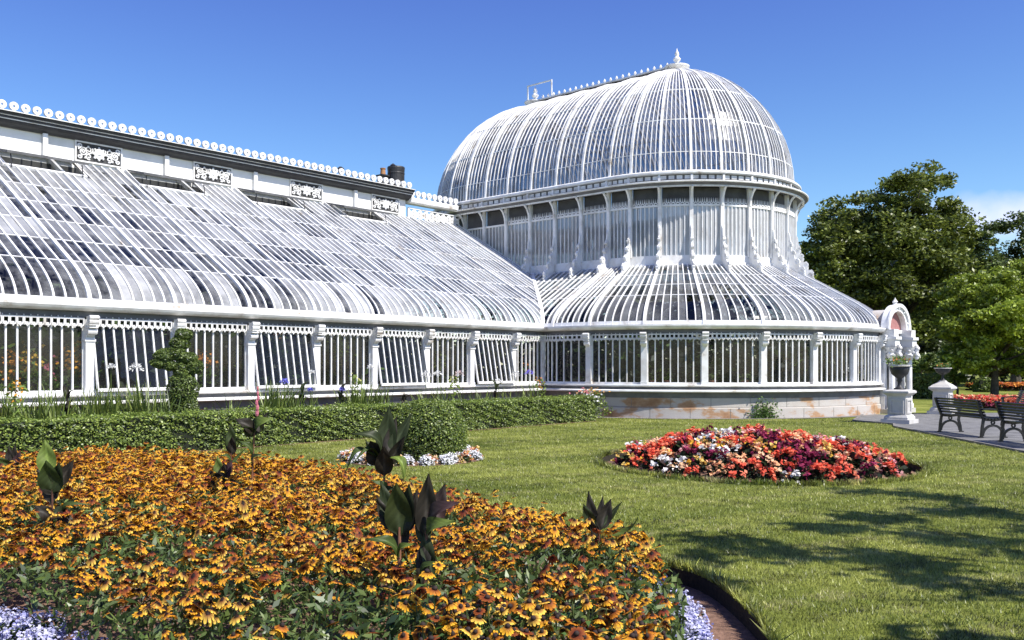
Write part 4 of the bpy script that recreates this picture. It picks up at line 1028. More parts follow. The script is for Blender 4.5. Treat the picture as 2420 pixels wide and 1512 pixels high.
def creeper():
    s = A(51); c = sp(s, RS + .13, 0); w = bw(c.x, c.y); root = empty('creeper', w); tag(root, 'small leafy creeper climbing the stone plinth of the pavilion', 'creeper')
    t = tang(s); tt = Vector((t.x * UX - t.y * UY, t.x * UY + t.y * UX, 0)); n = 420
    a = rng.normal(size=n) * .22; z = np.abs(rng.normal(size=n)) * .26; q = np.stack([tt.x * a, tt.y * a, z], 1) + rng.normal(size=(n, 3)) * .02 + np.array([0, -.06, .02]); V, Fq = leafquads(q, .09, .06); sheet('foliage', V, Fq, LEAF, root, rep(pick([(.05, .09, .02), (.08, .13, .03)], n), 4))
    m = MB(); m.tube([(0, 0, 0), (.02, 0, .3), (-.06, 0, .55)], .012, 5); m.build('stem', BARK, root)
creeper()
# ================================================================ planting seen through the glass
def indoor():
    V = []; C = []; Fq = []; off = 0
    def put_leaves(p, L_, cols):
        nonlocal off
        a, f = leafquads(p, L_ * rng.uniform(.6, 1.4, len(p)), L_ * .5, .2); V.append(a); Fq.append(f + off); off += len(a); C.append(rep(pick(cols, len(p), .25), 4))
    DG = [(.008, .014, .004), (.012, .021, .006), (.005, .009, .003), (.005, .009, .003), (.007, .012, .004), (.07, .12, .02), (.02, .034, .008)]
    n = 8000; u = rng.uniform(-27, -4.5, n); v = rng.uniform(1.1, 2.7, n); hgt = 1.5 + 1.5 * vnoise(u, v, 1.3, 2); z = .3 + hgt * rng.uniform(0, 1, n)
    z = np.minimum(z, 2.85 + .45 * (v - VF) - .25)
    q = np.array([bw(a, b, c) for a, b, c in zip(u, v, z)]); put_leaves(q, .38, DG)
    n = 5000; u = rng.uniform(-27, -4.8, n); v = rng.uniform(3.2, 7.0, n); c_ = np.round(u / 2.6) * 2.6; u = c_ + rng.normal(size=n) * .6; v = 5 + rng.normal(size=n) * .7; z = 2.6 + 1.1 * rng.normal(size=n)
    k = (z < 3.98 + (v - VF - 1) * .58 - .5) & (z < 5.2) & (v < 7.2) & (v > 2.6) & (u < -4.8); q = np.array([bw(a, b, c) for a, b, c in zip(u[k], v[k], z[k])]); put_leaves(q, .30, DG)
    n = 6000; a = rng.uniform(-.3, 3.4, n); r = rng.uniform(4.6, 6.9, n); hgt = 1.2 + 1.9 * vnoise(a * 6, r, 1.1, 5); z = .25 + hgt * rng.uniform(0, 1, n)
    z = np.minimum(z, 2.9 + .45 * (RS - r) - .5)
    q = np.array([bw(-r_ * math.cos(t), -r_ * math.sin(t), c) for r_, t, c in zip(r, a, z)]); put_leaves(q, .38, DG)
    n = 5000; u = np.clip(rng.normal(size=n) * 1.6, -3.4, 3.4); v = rng.uniform(-2.6, 6, n); z = rng.uniform(.3, 4.6, n); q = np.array([bw(a_, b, c) for a_, b, c in zip(u, v, z)]); put_leaves(q, .45, DG)
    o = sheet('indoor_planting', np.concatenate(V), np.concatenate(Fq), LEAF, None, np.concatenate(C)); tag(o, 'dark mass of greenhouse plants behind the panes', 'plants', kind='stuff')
indoor()
def indoor_plant(label, px, py, v, fcol, gcol, r=.28, nf=60, ng=120):
    Y = Yv(px, v); p = P(px, py, Y); root = empty('indoor_plant', (p.x, p.y, .15)); tag(root, label, 'indoor plant', 'flowering plants inside the wing'); z = p.z - .15
    m = MB(); m.tube([(0, 0, 0), (.02, 0, z)], .02, 5, .01); m.build('stem', BARK, root)
    q = np.stack([rng.normal(size=ng) * r * .6, rng.normal(size=ng) * .14, z - .3 + rng.normal(size=ng) * r * .8], 1); a, f = leafquads(q, .16, .07); sheet('foliage', a, f, LEAF, root, rep(pick([gcol], ng, .25), 4))
    if nf: q = np.stack([rng.normal(size=nf) * r * .5, -.05 + rng.normal(size=nf) * .1, z + rng.normal(size=nf) * r * .6], 1); a, f = leafquads(q, .10, .08, nrm=np.tile((0, -1, .2), (nf, 1))); sheet('blossom', a, f, PETAL, root, rep(pick([fcol], nf, .15), 4))
OR_ = (.75, .30, .05); GR_ = (.07, .12, .02)
indoor_plant('orange flowering indoor plant in the leftmost window', 30, 862, 1.0, OR_, GR_); indoor_plant('golden flowered indoor plant in the leftmost window, right of the orange one', 74, 852, 1.0, (.75, .45, .06), GR_, .25)
indoor_plant('tall orange spike flowering inside, against the first thick post', 177, 850, .95, (.72, .34, .04), GR_, .30, 90); indoor_plant('pink flowered indoor plant behind the left windows', 118, 872, 1.0, (.55, .16, .25), GR_, .16, 30)
indoor_plant('orange flowering indoor plant just right of the spiral topiary', 482, 852, .95, (.72, .28, .05), GR_, .26, 70); indoor_plant('small pale orange bloom high behind the tilted sash', 662, 795, 1.0, (.72, .35, .15), GR_, .13, 24)
indoor_plant('leafy indoor plant with light green leaves behind the fifth window', 806, 800, 1.0, OR_, (.16, .22, .04), .24, 0, 80); indoor_plant('leafy indoor plant with light green leaves behind the corner windows', 1040, 830, 1.0, OR_, (.16, .22, .04), .22, 0, 70)
indoor_plant('bushy indoor plant with orange fruits behind the corner window', 1247, 860, .95, (.70, .25, .06), (.14, .2, .04), .2, 16, 70)
def arching(label, px, py, Y, h, n=16):
    p = P(px, py, Y); root = empty('indoor_plant', (p.x, p.y, .2)); tag(root, label, 'indoor plant')
    m = MB(); m.tube([(0, 0, 0), (0, 0, h * .6)], .03, 6); m.build('stem', BARK, root)
    for k in range(n):
        a = k * 2.4; q = rng.uniform(.4, .7); V, Fq = cleaf((0, 0, h * .55), (q * math.cos(a), q * math.sin(a), h * .55 + rng.uniform(.0, .6)), .13, (-math.cos(a) * .3, -math.sin(a) * .3, .9), -.4); sheet('leaf', V, Fq, GLOSSLEAF, root, leafcol(len(V), (.26, .33, .05)), smooth=True)
def pot(label, s_deg, dz=0):
    c = sp(A(s_deg), RS - .22); w = bw(c.x, c.y); root = empty('flowerpot', (w.x, w.y, 1.0)); tag(root, label, 'flowerpot', 'pots on the pavilion sill')
    m = MB(); m.lathe([(.075, 0), (.10, .15), (.12, .15), (.12, .20), (.10, .20), (.09, .17)], (0, 0, 0), 12); m.build('pot', TERRA, root)
    n = 40; q = rng.normal(size=(n, 3)) * np.array([.10, .10, .09]) + np.array([0, 0, .3]); a, f = leafquads(q, .10, .04); sheet('foliage', a, f, LEAF, root, rep(pick([(.10, .15, .03)], n), 4))
m = MB(); 
for k_, (sd_, lb_) in enumerate(((25.5, 'terracotta pot on the sill just right of a post, leftmost of four'), (29, 'second terracotta pot, near the left one on the pavilion sill'), (39.8, 'third terracotta pot, by the middle post of the pavilion'), (47.5, 'rightmost terracotta pot on the pavilion sill'))): pot(lb_, sd_)
# shelf inside that the pots stand on
m.sweep([(-.45, .98), (-.08, .98), (-.08, 1.0), (-.45, 1.0)], frames([s for s in fine(skirt_s, 3) if A(8) < s < A(92)], RS)); m.build('inner_shelf', INNER, house)
arching('bright arching plant with a yellow green crown behind the pavilion windows', 1560, 850, 31.0, 1.9); arching('smaller arching plant behind the post right of the bright one', 1652, 850, 31.0, 1.8, 10)
# ================================================================ piers, urns
def pier(label, loc, pyr):
    root = empty('stone_pier', loc, BANG); tag(root, label, 'pier', 'stone piers by the entrance')
    m = MB(); m.box((0, 0, .06), (.80, .80, .12)); m.box((0, 0, .15), (.66, .66, .06)); m.lathe([(.467, .18), (.40, .25)], (0, 0, 0), 4, True); m.build('base', PIERST, root)
    m = MB(); m.box((0, 0, .51), (.50, .50, .56)); b = m.build('shaft', PIERST, root)
    m = MB()
    for k in range(4):
        M3 = Matrix.Rotation(k * math.pi / 2, 3, 'Z')
        for x, z, dx, dz in ((-.17, .5, .05, .42), (.17, .5, .05, .42), (0, .685, .29, .05), (0, .315, .29, .05)): c = M3 @ Vector((x, -.26, z)); m.box(c, (dx, .035, dz), rot=M3)
    m.build('panel_frame', PIERST, b)
    m = MB(); m.lathe([(.37, .79), (.48, .86), (.51, .88), (.51, .93), (.46, .95)] + ([(.36, 1.02), (.18, 1.10), (.12, 1.16)] if pyr else [(.30, .975)]), (0, 0, 0), 4, True); m.build('cap', PIERST, root)
def urn(label, loc, s, wide, flowers):
    root = empty('urn', loc); tag(root, label, 'urn', 'dark urns on the piers')
    m = MB(); m.lathe([(r * s * (wide if z > .3 else 1), z * s) for r, z in ((.15, 0), (.16, .03), (.10, .06), (.055, .12), (.05, .20), (.08, .26), (.06, .30), (.12, .35), (.22, .44), (.26, .56), (.27, .64))], (0, 0, 0), 18); m.build('bowl', DARK, root, smooth=True)
    m = MB(); m.lathe([(r * s * wide, z * s) for r, z in ((.268, .642), (.31, .66), (.31, .70), (.25, .70), (.23, .66))], (0, 0, 0), 18); m.build('rim', PIERST, root)
    n = 160; q = rng.normal(size=(n, 3)) * np.array([.17, .17, .09]) * s + np.array([0, 0, .80 * s]); a, f = leafquads(q, .11, .05); sheet('foliage', a, f, LEAF, root, rep(pick([(.06, .10, .02), (.10, .15, .03)], n), 4))
    n = 22; q = rng.normal(size=(n, 3)) * np.array([.15, .15, .05]) * s + np.array([0, 0, .86 * s]); a, f = leafquads(q, .07, .06); sheet('blossom', a, f, PETAL, root, rep(pick(flowers, n), 4))
PA = P(2126, 1001, 26.3); PA.z = 0; PBp = P(2228, 978, 31.2); PBp.z = 0
pier('panelled stone pier with flat cap beside the entrance porch', PA, False); pier('stone pier with a pyramid cap behind the far bench', PBp, True)
urn('dark urn with trailing plants on the nearer pier by the porch', (PA.x, PA.y, .975), 1.02, 1.0, [(.6, .25, .08)]); urn('dark wide urn with orange flowers on the pyramid capped pier', (PBp.x, PBp.y, 1.16), .62, 1.5, [(.72, .36, .14), (.7, .3, .1)])
# low wall between pier and porch
# ================================================================ benches
def bench_mesh():
    root = empty('park_bench'); Ls = 2.05
    def fr(x):
        m = MB(); up = Vector((0, 0, 1)); yv = Vector((0, 1, 0)); xv = Vector((1, 0, 0))
        m.bar([(x, -.02, 0), (x, .0, .22), (x, .03, .42), (x, -.05, .62), (x, -.13, .86)], xv, .05, .028, .028)
        m.bar([(x, .52, 0), (x, .50, .16), (x, .46, .30), (x, .48, .42), (x, .46, .62)], xv, .05, .026, .026)
        m.ring((x, .25, .04), yv, up, xv, .215, .265, .045, 14, 0, math.pi)
        m.bar([(x, .02, .41), (x, .25, .395), (x, .48, .42)], xv, .045, .022, .022)
        m.bar([(x, -.06, .64), (x, .2, .66), (x, .48, .63), (x, .53, .57)], xv, .055, .018, .018)
        m.ring((x, .25, .345), yv, up, xv, .025, .05, .04, 8)
        for yy in (-.03, .53): m.box((x, yy, .012), (.06, .10, .024))
        return m
    fr(-Ls / 2 + .08).build('end_frame', BLACKP, root); fr(Ls / 2 - .08).build('end_frame', BLACKP, root); 
    for k in range(6): y = .06 + .075 * k; m = MB(); m.box((0, y, .445 - .02 * math.sin(k / 5 * math.pi)), (Ls, .05, .028)); m.build('seat_slat', BLACKP, root)
    for k in range(6):
        z = .52 + .064 * k; y = .0 - (z - .50) * .36 + .04; m = MB(); m.box((0, y, z), (Ls, .026, .044), rot=Matrix.Rotation(R(20), 3, 'X')); m.build('back_slat', BLACKP, root)
    return root
def copy_tree(o, parent=None):
    c = o.copy(); COL.objects.link(c); c.parent = parent
    for ch in list(o.children): copy_tree(ch, c)
    return c
b0 = bench_mesh()
for k, (x, y, a, lb) in enumerate(((10.72, 21.75, -88, 'black slatted bench with arched iron legs nearest the stone piers'), (10.66, 18.85, -90, 'black slatted bench cut off by the right edge, nearest to the lawn'), (16.2, 28.3, 86, 'black bench on the far side of the path before the red flower bed'))):
    o = b0 if k == 0 else copy_tree(b0); o.location = (x, y, .012); o.rotation_euler.z = R(a); tag(o, lb, 'bench', 'benches along the path')
# ================================================================ chimneys behind the wing
def at(px, v): Y = Yv(px, v); return Vector(((px - 1210) / F * Y, Y, 0)), Y
p, Y = at(936, 10); r = 20.5 / F * Y; zt_ = EYE + 470 * Y / F
o = empty('boiler_chimney', p); tag(o, 'fat round blackened chimney rising behind the wing roof', 'chimney', )
m = MB(); m.lathe([(r * .97, 0), (r * .97, zt_ - .72), (r, zt_ - .70), (r, zt_ - .66), (r * .97, zt_ - .64), (r * .97, zt_ - .32), (r, zt_ - .30), (r, zt_ - .26), (r * .97, zt_ - .24), (r * 1.02, zt_ - .05), (r * .98, zt_), (r * .8, zt_), (r * .8, zt_ - .3)], (0, 0, 0), 24); m.build('stack', DARK, o)
m = MB(); m.lathe([(.10, zt_ - .3), (.10, zt_ + .06), (.13, zt_ + .08), (.02, zt_ + .16)], (-r * .35, 0, 0), 10); m.build('cowl', DARK, o)
p, Y = at(905, 10.2); zt_ = EYE + 448 * Y / F
o = empty('chimney_stack', p, BANG); tag(o, 'small square chimney stack with one orange pot', 'chimney'); m = MB(); m.box((0, 0, zt_ / 2), (.34, .34, zt_)); m.box((0, 0, zt_ + .03), (.42, .42, .06)); m.build('stack', DARK, o)
m = MB(); m.lathe([(.12, zt_ + .06), (.10, zt_ + .30), (.12, zt_ + .31), (.12, zt_ + .35), (.08, zt_ + .35)], (0, 0, 0), 12); m.build('chimney_pot', BRICK, o)
p, Y = at(805, 10); zt_ = EYE + 470 * Y / F
o = empty('flue_pipe', p); tag(o, 'thin dark flue pipe with a round cowl behind the cresting', 'flue'); m = MB(); m.lathe([(.075, 0), (.075, zt_ - .25)], (0, 0, 0), 10); m.build('pipe', DARK, o); m = MB(); m.lathe([(.06, zt_ - .25), (.13, zt_ - .2), (.14, zt_ - .05), (.05, zt_ + .02)], (0, 0, 0), 10); m.build('cowl', DARK, o)
# ================================================================ trees
def tree(name, label, foot, Y, clumps, nleaf, size, cols, group=None, depth=1.0, trunk_r=.35, cat='tree', gap=.25):
    """clumps: (px, py, r px) as seen in the photo; given depth and spread into a real round crown"""
    base = P(foot[0], foot[1], Y); base.z = 0; root = empty(name, base); tag(root, label, cat, group); k_ = Y / F
    cl = []
    for px, py, r in clumps:
        c = P(px, py, Y) - base; r = r * k_
        for dy in (-.8, .55): cl.append((c.x + rng.normal() * r * .15, dy * r * depth * 1.3 + rng.normal() * r * .4, c.z + rng.normal() * r * .1, r * rng.uniform(.72, .95)))
    V = []; C = []
    tot_ = sum(q[3] ** 2 for q in cl)
    for x, y, z, r in cl:
        sub = max(7, int(12 * (r / 1.5))); n_c = int(nleaf * r * r / tot_ / sub)
        tone = rng.uniform(.7, 1.35)
        for _ in range(sub):
            d = rng.normal(size=3); d /= np.linalg.norm(d); d[2] = d[2] * .85 + .12; sc_ = np.array([x, y, z]) + d * r * rng.uniform(.55, 1.0); rr = r * rng.uniform(.34, .58)
            e = unit(rng.normal(size=(n_c, 3))) * np.array([1.25, 1.25, .6]) * (rng.uniform(0, 1, (n_c, 1)) ** .5) * rr; p_ = sc_ + e; a, f = leafquads(p_, size * rng.uniform(.6, 1.35, n_c), size * .6 * rng.uniform(.7, 1.2, n_c), .5); V.append(a); C.append(rep(pick(cols, n_c, .2), 4) * tone)
    V = np.concatenate(V); V[:, 2] = np.maximum(V[:, 2], .05); sheet('crown', V, np.arange(len(V)).reshape(-1, 4), LEAF, root, np.clip(np.concatenate(C), 0, 1))
    top = max(q[2] for q in cl); low = min(q[2] for q in cl); m = MB(); cx = np.mean([q[0] for q in cl]); 
    m.tube([(0, 0, -.1), (.05, .05, top * .2), (cx * .3, .1, top * .45), (cx * .7, 0, top * .78)], trunk_r, 9, trunk_r * .25)
    for q in cl[::3]:
        m.tube([(cx * .2, .05, max(.4, top * .28)), (q[0] * .5, q[1] * .5, (top * .3 + q[2]) / 2), (q[0], q[1], q[2])], trunk_r * .38, 6, trunk_r * .06)
    m.build('trunk', BARK, root)
MAP = [(.070, .088, .014), (.095, .118, .020), (.036, .050, .011), (.125, .148, .027)]
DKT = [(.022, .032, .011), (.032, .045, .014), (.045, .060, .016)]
LGT = [(.15, .20, .02), (.18, .23, .026), (.10, .14, .018), (.22, .27, .036)]
tree('maple_tree', 'tall dark green tree rising right behind the dome', (2110, 900), 62, [(1950, 565, 62), (2008, 510, 62), (2075, 492, 66), (2145, 465, 66), (2192, 440, 42), (2235, 500, 46), (2000, 620, 80), (2090, 590, 84), (2180, 560, 74), (2235, 590, 50), (2050, 690, 85), (2150, 680, 85), (1975, 700, 66), (2100, 770, 70), (2190, 760, 60), (1925, 625, 46), (2020, 770, 60), (2270, 560, 36), (2210, 640, 60), (2120, 520, 60), (1940, 600, 60), (1975, 540, 50), (2100, 550, 70), (2180, 620, 70), (2130, 620, 80), (2255, 540, 40), (2060, 560, 80), (1960, 640, 70), (2050, 640, 70), (2230, 700, 60)], 90000, .28, MAP, 'trees behind the flower garden', trunk_r=.5)
tree('broadleaf_tree', 'loose topped green tree at the right edge behind the bright one', (2400, 900), 74, [(2312, 575, 42), (2366, 540, 42), (2405, 605, 52), (2330, 640, 60), (2275, 650, 55), (2440, 570, 52), (2470, 640, 80), (2420, 700, 80), (2330, 720, 70), (2260, 730, 60)], 30000, .31, [(.045, .065, .014), (.065, .09, .02), (.035, .05, .012)], 'trees behind the flower garden', trunk_r=.45)
tree('lime_tree', 'bright yellow green small tree with low spreading crown at the right edge', (2350, 905), 46, [(2250, 705, 46), (2312, 672, 50), (2385, 665, 58), (2445, 700, 60), (2255, 770, 50), (2330, 750, 62), (2410, 765, 66), (2300, 815, 42), (2390, 825, 44), (2460, 800, 66), (2350, 800, 55), (2290, 740, 50), (2360, 855, 36), (2270, 850, 38), (2310, 868, 30), (2420, 865, 40)], 44000, .21, LGT, 'trees behind the flower garden', trunk_r=.22)
tree('dark_tree', 'dark rounded tree filling the gap between the tall tree and the bright one', (2230, 905), 84, [(2160, 640, 70), (2230, 640, 66), (2285, 690, 60), (2210, 730, 80), (2290, 770, 70), (2130, 740, 70), (2060, 720, 70), (2000, 740, 60), (2250, 580, 40), (2350, 720, 60), (2410, 690, 55)], 26000, .42, [(.036, .050, .012), (.052, .070, .015), (.026, .036, .010)], 'trees behind the flower garden', trunk_r=.5)
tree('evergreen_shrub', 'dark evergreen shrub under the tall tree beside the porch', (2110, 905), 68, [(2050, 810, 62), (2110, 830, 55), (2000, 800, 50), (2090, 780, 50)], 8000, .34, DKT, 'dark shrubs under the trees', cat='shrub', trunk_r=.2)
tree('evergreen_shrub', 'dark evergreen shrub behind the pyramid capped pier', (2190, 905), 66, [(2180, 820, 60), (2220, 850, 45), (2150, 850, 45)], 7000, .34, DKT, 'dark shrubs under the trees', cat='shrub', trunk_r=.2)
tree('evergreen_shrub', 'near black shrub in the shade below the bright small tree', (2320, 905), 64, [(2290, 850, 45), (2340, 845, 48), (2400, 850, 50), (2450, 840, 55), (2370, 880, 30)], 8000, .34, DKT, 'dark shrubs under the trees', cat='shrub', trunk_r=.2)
tree('leafy_shrub', 'sunlit leafy shrub with pale stems behind the urn', (2180, 910), 54, [(2165, 860, 26), (2190, 845, 24), (2150, 885, 22), (2205, 870, 22)], 2600, .26, [(.085, .12, .025), (.06, .09, .02)], cat='shrub', trunk_r=.08)
tree('leafy_shrub', 'sunlit shrub with drooping leaves right of the pyramid capped pier', (2262, 915), 48, [(2245, 880, 24), (2262, 898, 22), (2230, 850, 26), (2258, 860, 22)], 2600, .24, [(.09, .13, .025), (.06, .09, .02)], cat='shrub', trunk_r=.08)
def clipped(label, px0, px1, py0, py1, Y, dome):
    a = P(px0, py1, Y); b = P(px1, py0, Y); w_, h_ = b.x - a.x, b.z; root = empty('clipped_hedge' if not dome else 'clipped_bush', ((a.x + b.x) / 2, Y, 0)); tag(root, label, 'hedge' if not dome else 'topiary bush')
    n = 5000
    if dome: p_, nr = blob(n, (0, 0, h_ * .3), (w_ / 2, w_ / 2, h_ * .7)); k = p_[:, 2] > 0; p_, nr = p_[k], nr[k]
    else:
        p_ = rng.uniform(-.5, .5, (n, 3)) * np.array([w_, 1.2, h_]) + np.array([0, 0, h_ / 2]); s = rng.integers(0, 3, n); p_[s == 0, 1] = -.6; p_[s == 1, 2] = h_; p_[s == 2, 0] = w_ / 2 * np.sign(p_[s == 2, 0]); nr = np.zeros((n, 3)); nr[s == 0, 1] = -1; nr[s == 1, 2] = 1; nr[s == 2, 0] = 1
        p_ += rng.normal(size=(n, 3)) * .03
    m = MB(); m.box((0, 0, h_ * .42), (w_ * .8, min(w_ * .8, .9), h_ * .8)); m.build('stems', CORE, root); leafshell('foliage', p_, nr, .13, [(.07, .10, .018), (.05, .075, .015), (.10, .13, .025)], root)
clipped('clipped garden hedge behind the nearer pier, across the far lawn', 2132, 2226, 886, 921, 47, False); clipped('small clipped dome bush beyond the orange flower strip', 2303, 2352, 893, 914, 58, True)
# ---- far woodland closing the view
n = 26000; x = rng.uniform(26, 150, n); y = rng.uniform(92, 100, n) + rng.normal(size=n); hgt = 6.0 + 5 * vnoise(x, y * .1, .35, 3); hgt = np.where(x < 38, hgt * .65, hgt); z = hgt * rng.uniform(0, 1, n) ** .7
V, Fq = leafquads(np.stack([x, y, z], 1), .9, .6, .5); tag(sheet('woodland', V, Fq, LEAF, None, rep(pick(DKT, n, .2) * (.7 + .6 * vnoise(x, z, .7, 1)[:, None]), 4)), 'dark far belt of trees closing off the gardens on the right', 'woodland', kind='stuff')
# ---- shade tree standing just right of the view
def shade_tree():
    root = empty('shade_tree', (9.6, 4.2, 0)); tag(root, 'spreading tree beside the lawn whose broken shade falls over the near grass', 'tree'); V = []
    for k in range(80):
        a = rng.uniform(0, 6.28); r = 4.0 * math.sqrt(rng.uniform(0, 1)); c = np.array([-.5 + r * math.cos(a) * .85, .2 + r * math.sin(a) * 1.15, 6.6 + rng.normal() * .9]); n = 70
        V.append(leafquads(c + rng.normal(size=(n, 3)) * np.array([.17, .17, .10]), .20 * rng.uniform(.7, 1.3, n), .13, .6)[0])
    V = np.concatenate(V); sheet('crown', V, np.arange(len(V)).reshape(-1, 4), LEAF, root, rep(pick(MAP, len(V) // 4), 4))
    m = MB(); m.tube([(0, 0, -.1), (.05, 0, 2.2), (-.2, .1, 4.5), (-.4, .2, 6.6)], .26, 9, .06)
    for k in range(9): a = k * .7; m.tube([(-.1, .05, 3.2 + .2 * k), (-.4 + 1.2 * math.cos(a), .2 + 1.4 * math.sin(a), 5.4), (-.6 + 2.4 * math.cos(a), .2 + 2.9 * math.sin(a), 6.6)], .08, 6, .015)
    m.build('trunk', BARK, root)
shade_tree()
# ---- far flower beds
def far_bed(label, x0, x1, y0, y1, h, cols, n, size):
    p_ = np.stack([rng.uniform(x0, x1, n), rng.uniform(y0, y1, n), 0 * np.zeros(n)], 1); p_[:, 2] = h * (.6 + .5 * rng.uniform(0, 1, n)); V, Fq = leafquads(p_, size, size * .8, .8); c = rep(pick(cols, n, .12), 4)
    g_ = p_.copy(); g_[:, 2] *= rng.uniform(.1, .9, n); V2, F2 = leafquads(g_, size * 1.3, size * .6, .3); c2 = rep(pick([(.03, .045, .015), (.04, .02, .02)], n), 4)
    tag(sheet('flower_bed', np.concatenate([V, V2]), np.concatenate([Fq, F2 + len(V)]), PETAL, None, np.concatenate([c, c2])), label, 'flowers', kind='stuff')
far_bed('far bed of red and peach flowers behind the benches', 17.8, 27, 34.2, 38.5, .42, [(.62, .06, .04), (.72, .34, .18), (.75, .45, .26), (.55, .04, .06), (.7, .2, .1)], 5200, .14)
far_bed('crimson leaved edging in front of the far red bed', 17.8, 27, 33.4, 34.2, .25, [(.20, .02, .06), (.30, .05, .10)], 1500, .12)
far_bed('long orange flower strip at the back of the garden', 31, 52, 60, 62.5, .5, [(.60, .20, .05), (.70, .30, .06), (.5, .14, .05)], 5000, .2)
far_bed('small yellow and white flower patch on the far lawn', 23.4, 25.6, 53, 54.5, .4, [(.75, .5, .1), (.75, .6, .4), (.7, .7, .7)], 700, .16)
# ================================================================ flower beds
bed = np.array(BED); bc = bed.mean(0)
def edge_dist(x, y, poly):
    p = np.array(poly); q = np.roll(p, -1, 0); d = np.full(len(x), 9.)
    for a, b in zip(p, q):
        ab = b - a; t = np.clip(((x - a[0]) * ab[0] + (y - a[1]) * ab[1]) / (ab @ ab), 0, 1); d = np.minimum(d, np.hypot(x - a[0] - ab[0] * t, y - a[1] - ab[1] * t))
    return d
MAHO = (.105, .016, .018); BROWN = (.30, .085, .02); YEL = (.90, .46, .03); GOLD = (.92, .60, .09); CONE = (.022, .012, .010)
def bloom(np_, r, rnd, tilt=None, inner=None, outer=None):
    """ring of petals: two faces each, dark inner half and yellow outer half. returns V,F,C"""
    V = []; Fq = []; C = []; a0 = rnd.uniform(0, 6.28); k0 = rnd.uniform(.48, .80); droop = rnd.uniform(.0, .6)
    inner = inner or MAHO; outer = outer or YEL; mid = tuple(.55 * i + .45 * o for i, o in zip(inner, outer))
    for k in range(np_):
        a = a0 + 2 * math.pi * k / np_ + rnd.uniform(-.1, .1); ca, sa = math.cos(a), math.sin(a); rr = r * rnd.uniform(.88, 1.08); w = r * rnd.uniform(.20, .26); dz = -droop * r * rnd.uniform(.7, 1.3)
        o = len(V)
        for (q, ww, z) in ((.22, .5, .05), (k0, 1.0, .06 + dz / r * .4), (.90, .78, dz / r)):
            for sgn in (-1, 1): V.append((ca * rr * q - sa * w * ww * sgn, sa * rr * q + ca * w * ww * sgn, z * r))
        V.append((ca * rr * 1.06, sa * rr * 1.06, dz * 1.15))
        Fq += [(o, o + 1, o + 3, o + 2), (o + 2, o + 3, o + 5, o + 4), (o + 4, o + 5, o + 6, o + 6)]
        C += [inner, inner, mid, mid, outer, outer, outer]
    return V, Fq, C
def stem_leaves(h, rnd):
    """stem with a few narrow leaves"""
    V = []; Fq = []; C = []; bx, by = rnd.uniform(-.05, .05), rnd.uniform(-.05, .05)
    for i in range(4):
        t = i / 3; x, y, z = bx * (1 - t) ** 1, by * (1 - t), -h * (1 - t) - .004
        for k in range(3): a = k * 2.1; V.append((x + .0035 * math.cos(a), y + .0035 * math.sin(a), z)); C.append((.05, .07, .02))
    for i in range(3):
        for k in range(3): Fq.append((3 * i + k, 3 * i + (k + 1) % 3, 3 * i + 3 + (k + 1) % 3, 3 * i + 3 + k))
    for k in range(5):
        t = rnd.uniform(.25, .85); a = rnd.uniform(0, 6.28); ln = rnd.uniform(.06, .12); w = ln * .17; z = -h * (1 - t); x, y = bx * (1 - t), by * (1 - t); o = len(V); c = tuple(q * rnd.uniform(.7, 1.3) for q in (.05, .078, .018))
        V += [(x, y, z), (x + math.cos(a) * ln * .5 - math.sin(a) * w, y + math.sin(a) * ln * .5 + math.cos(a) * w, z + ln * .28), (x + math.cos(a) * ln, y + math.sin(a) * ln, z + ln * .15), (x + math.cos(a) * ln * .5 + math.sin(a) * w, y + math.sin(a) * ln * .5 - math.cos(a) * w, z + ln * .28)]
        Fq.append((o, o + 1, o + 2, o + 3)); C += [c] * 4
    return V, Fq, C
def np_sheet(name, VFC, mat, parent=None):
    V, Fq, C = VFC; tri = [f for f in Fq if f[2] == f[3]]
    me = bpy.data.meshes.new(name); me.from_pydata(V, [], [f[:3] if f[2] == f[3] else f for f in Fq]); a = me.attributes.new('Col', 'FLOAT_COLOR', 'POINT')
    c = np.ones((len(V), 4), np.float32); c[:, :3] = C; a.data.foreach_set('color', c.ravel()); me.materials.append(mat)
    o = bpy.data.objects.new(name, me); COL.objects.link(o); o.parent = parent; return o
# where the blooms stand: jittered, in loose drifts with leafy gaps
n = 62000; x = rng.uniform(-7.4, 1.8, n); y = rng.uniform(2.9, 13.7, n)
k = inside(BED, x, y); x, y = x[k], y[k]
ed = edge_dist(x, y, BED)
dens = vnoise(x, y, 1.5, 4) * .55 + vnoise(x, y, 4.2, 9) * .45
far = np.clip((y - 5.5) / 5, 0, 1)
keep = (ed > .56) & (rng.uniform(0, 1, len(x)) < np.clip((dens - .37 + .13 * far) * 4.2, .02, 1) * .66)
x, y, ed = x[keep], y[keep], ed[keep]
def bed_h(x, y, ed): return .26 + .22 * np.clip((ed - .3) / .8, 0, 1) + .05 * (vnoise(x, y, 2.2, 2) - .5)
z = bed_h(x, y, ed) + rng.normal(size=len(x)) * .06
dist = np.hypot(x, y); vis = (np.abs(x) < .575 * y) & ((EYE - z) / y < .315)
order_ = np.argsort(np.where(vis, dist, 99)); near = order_[:300]; rest = order_[300:]
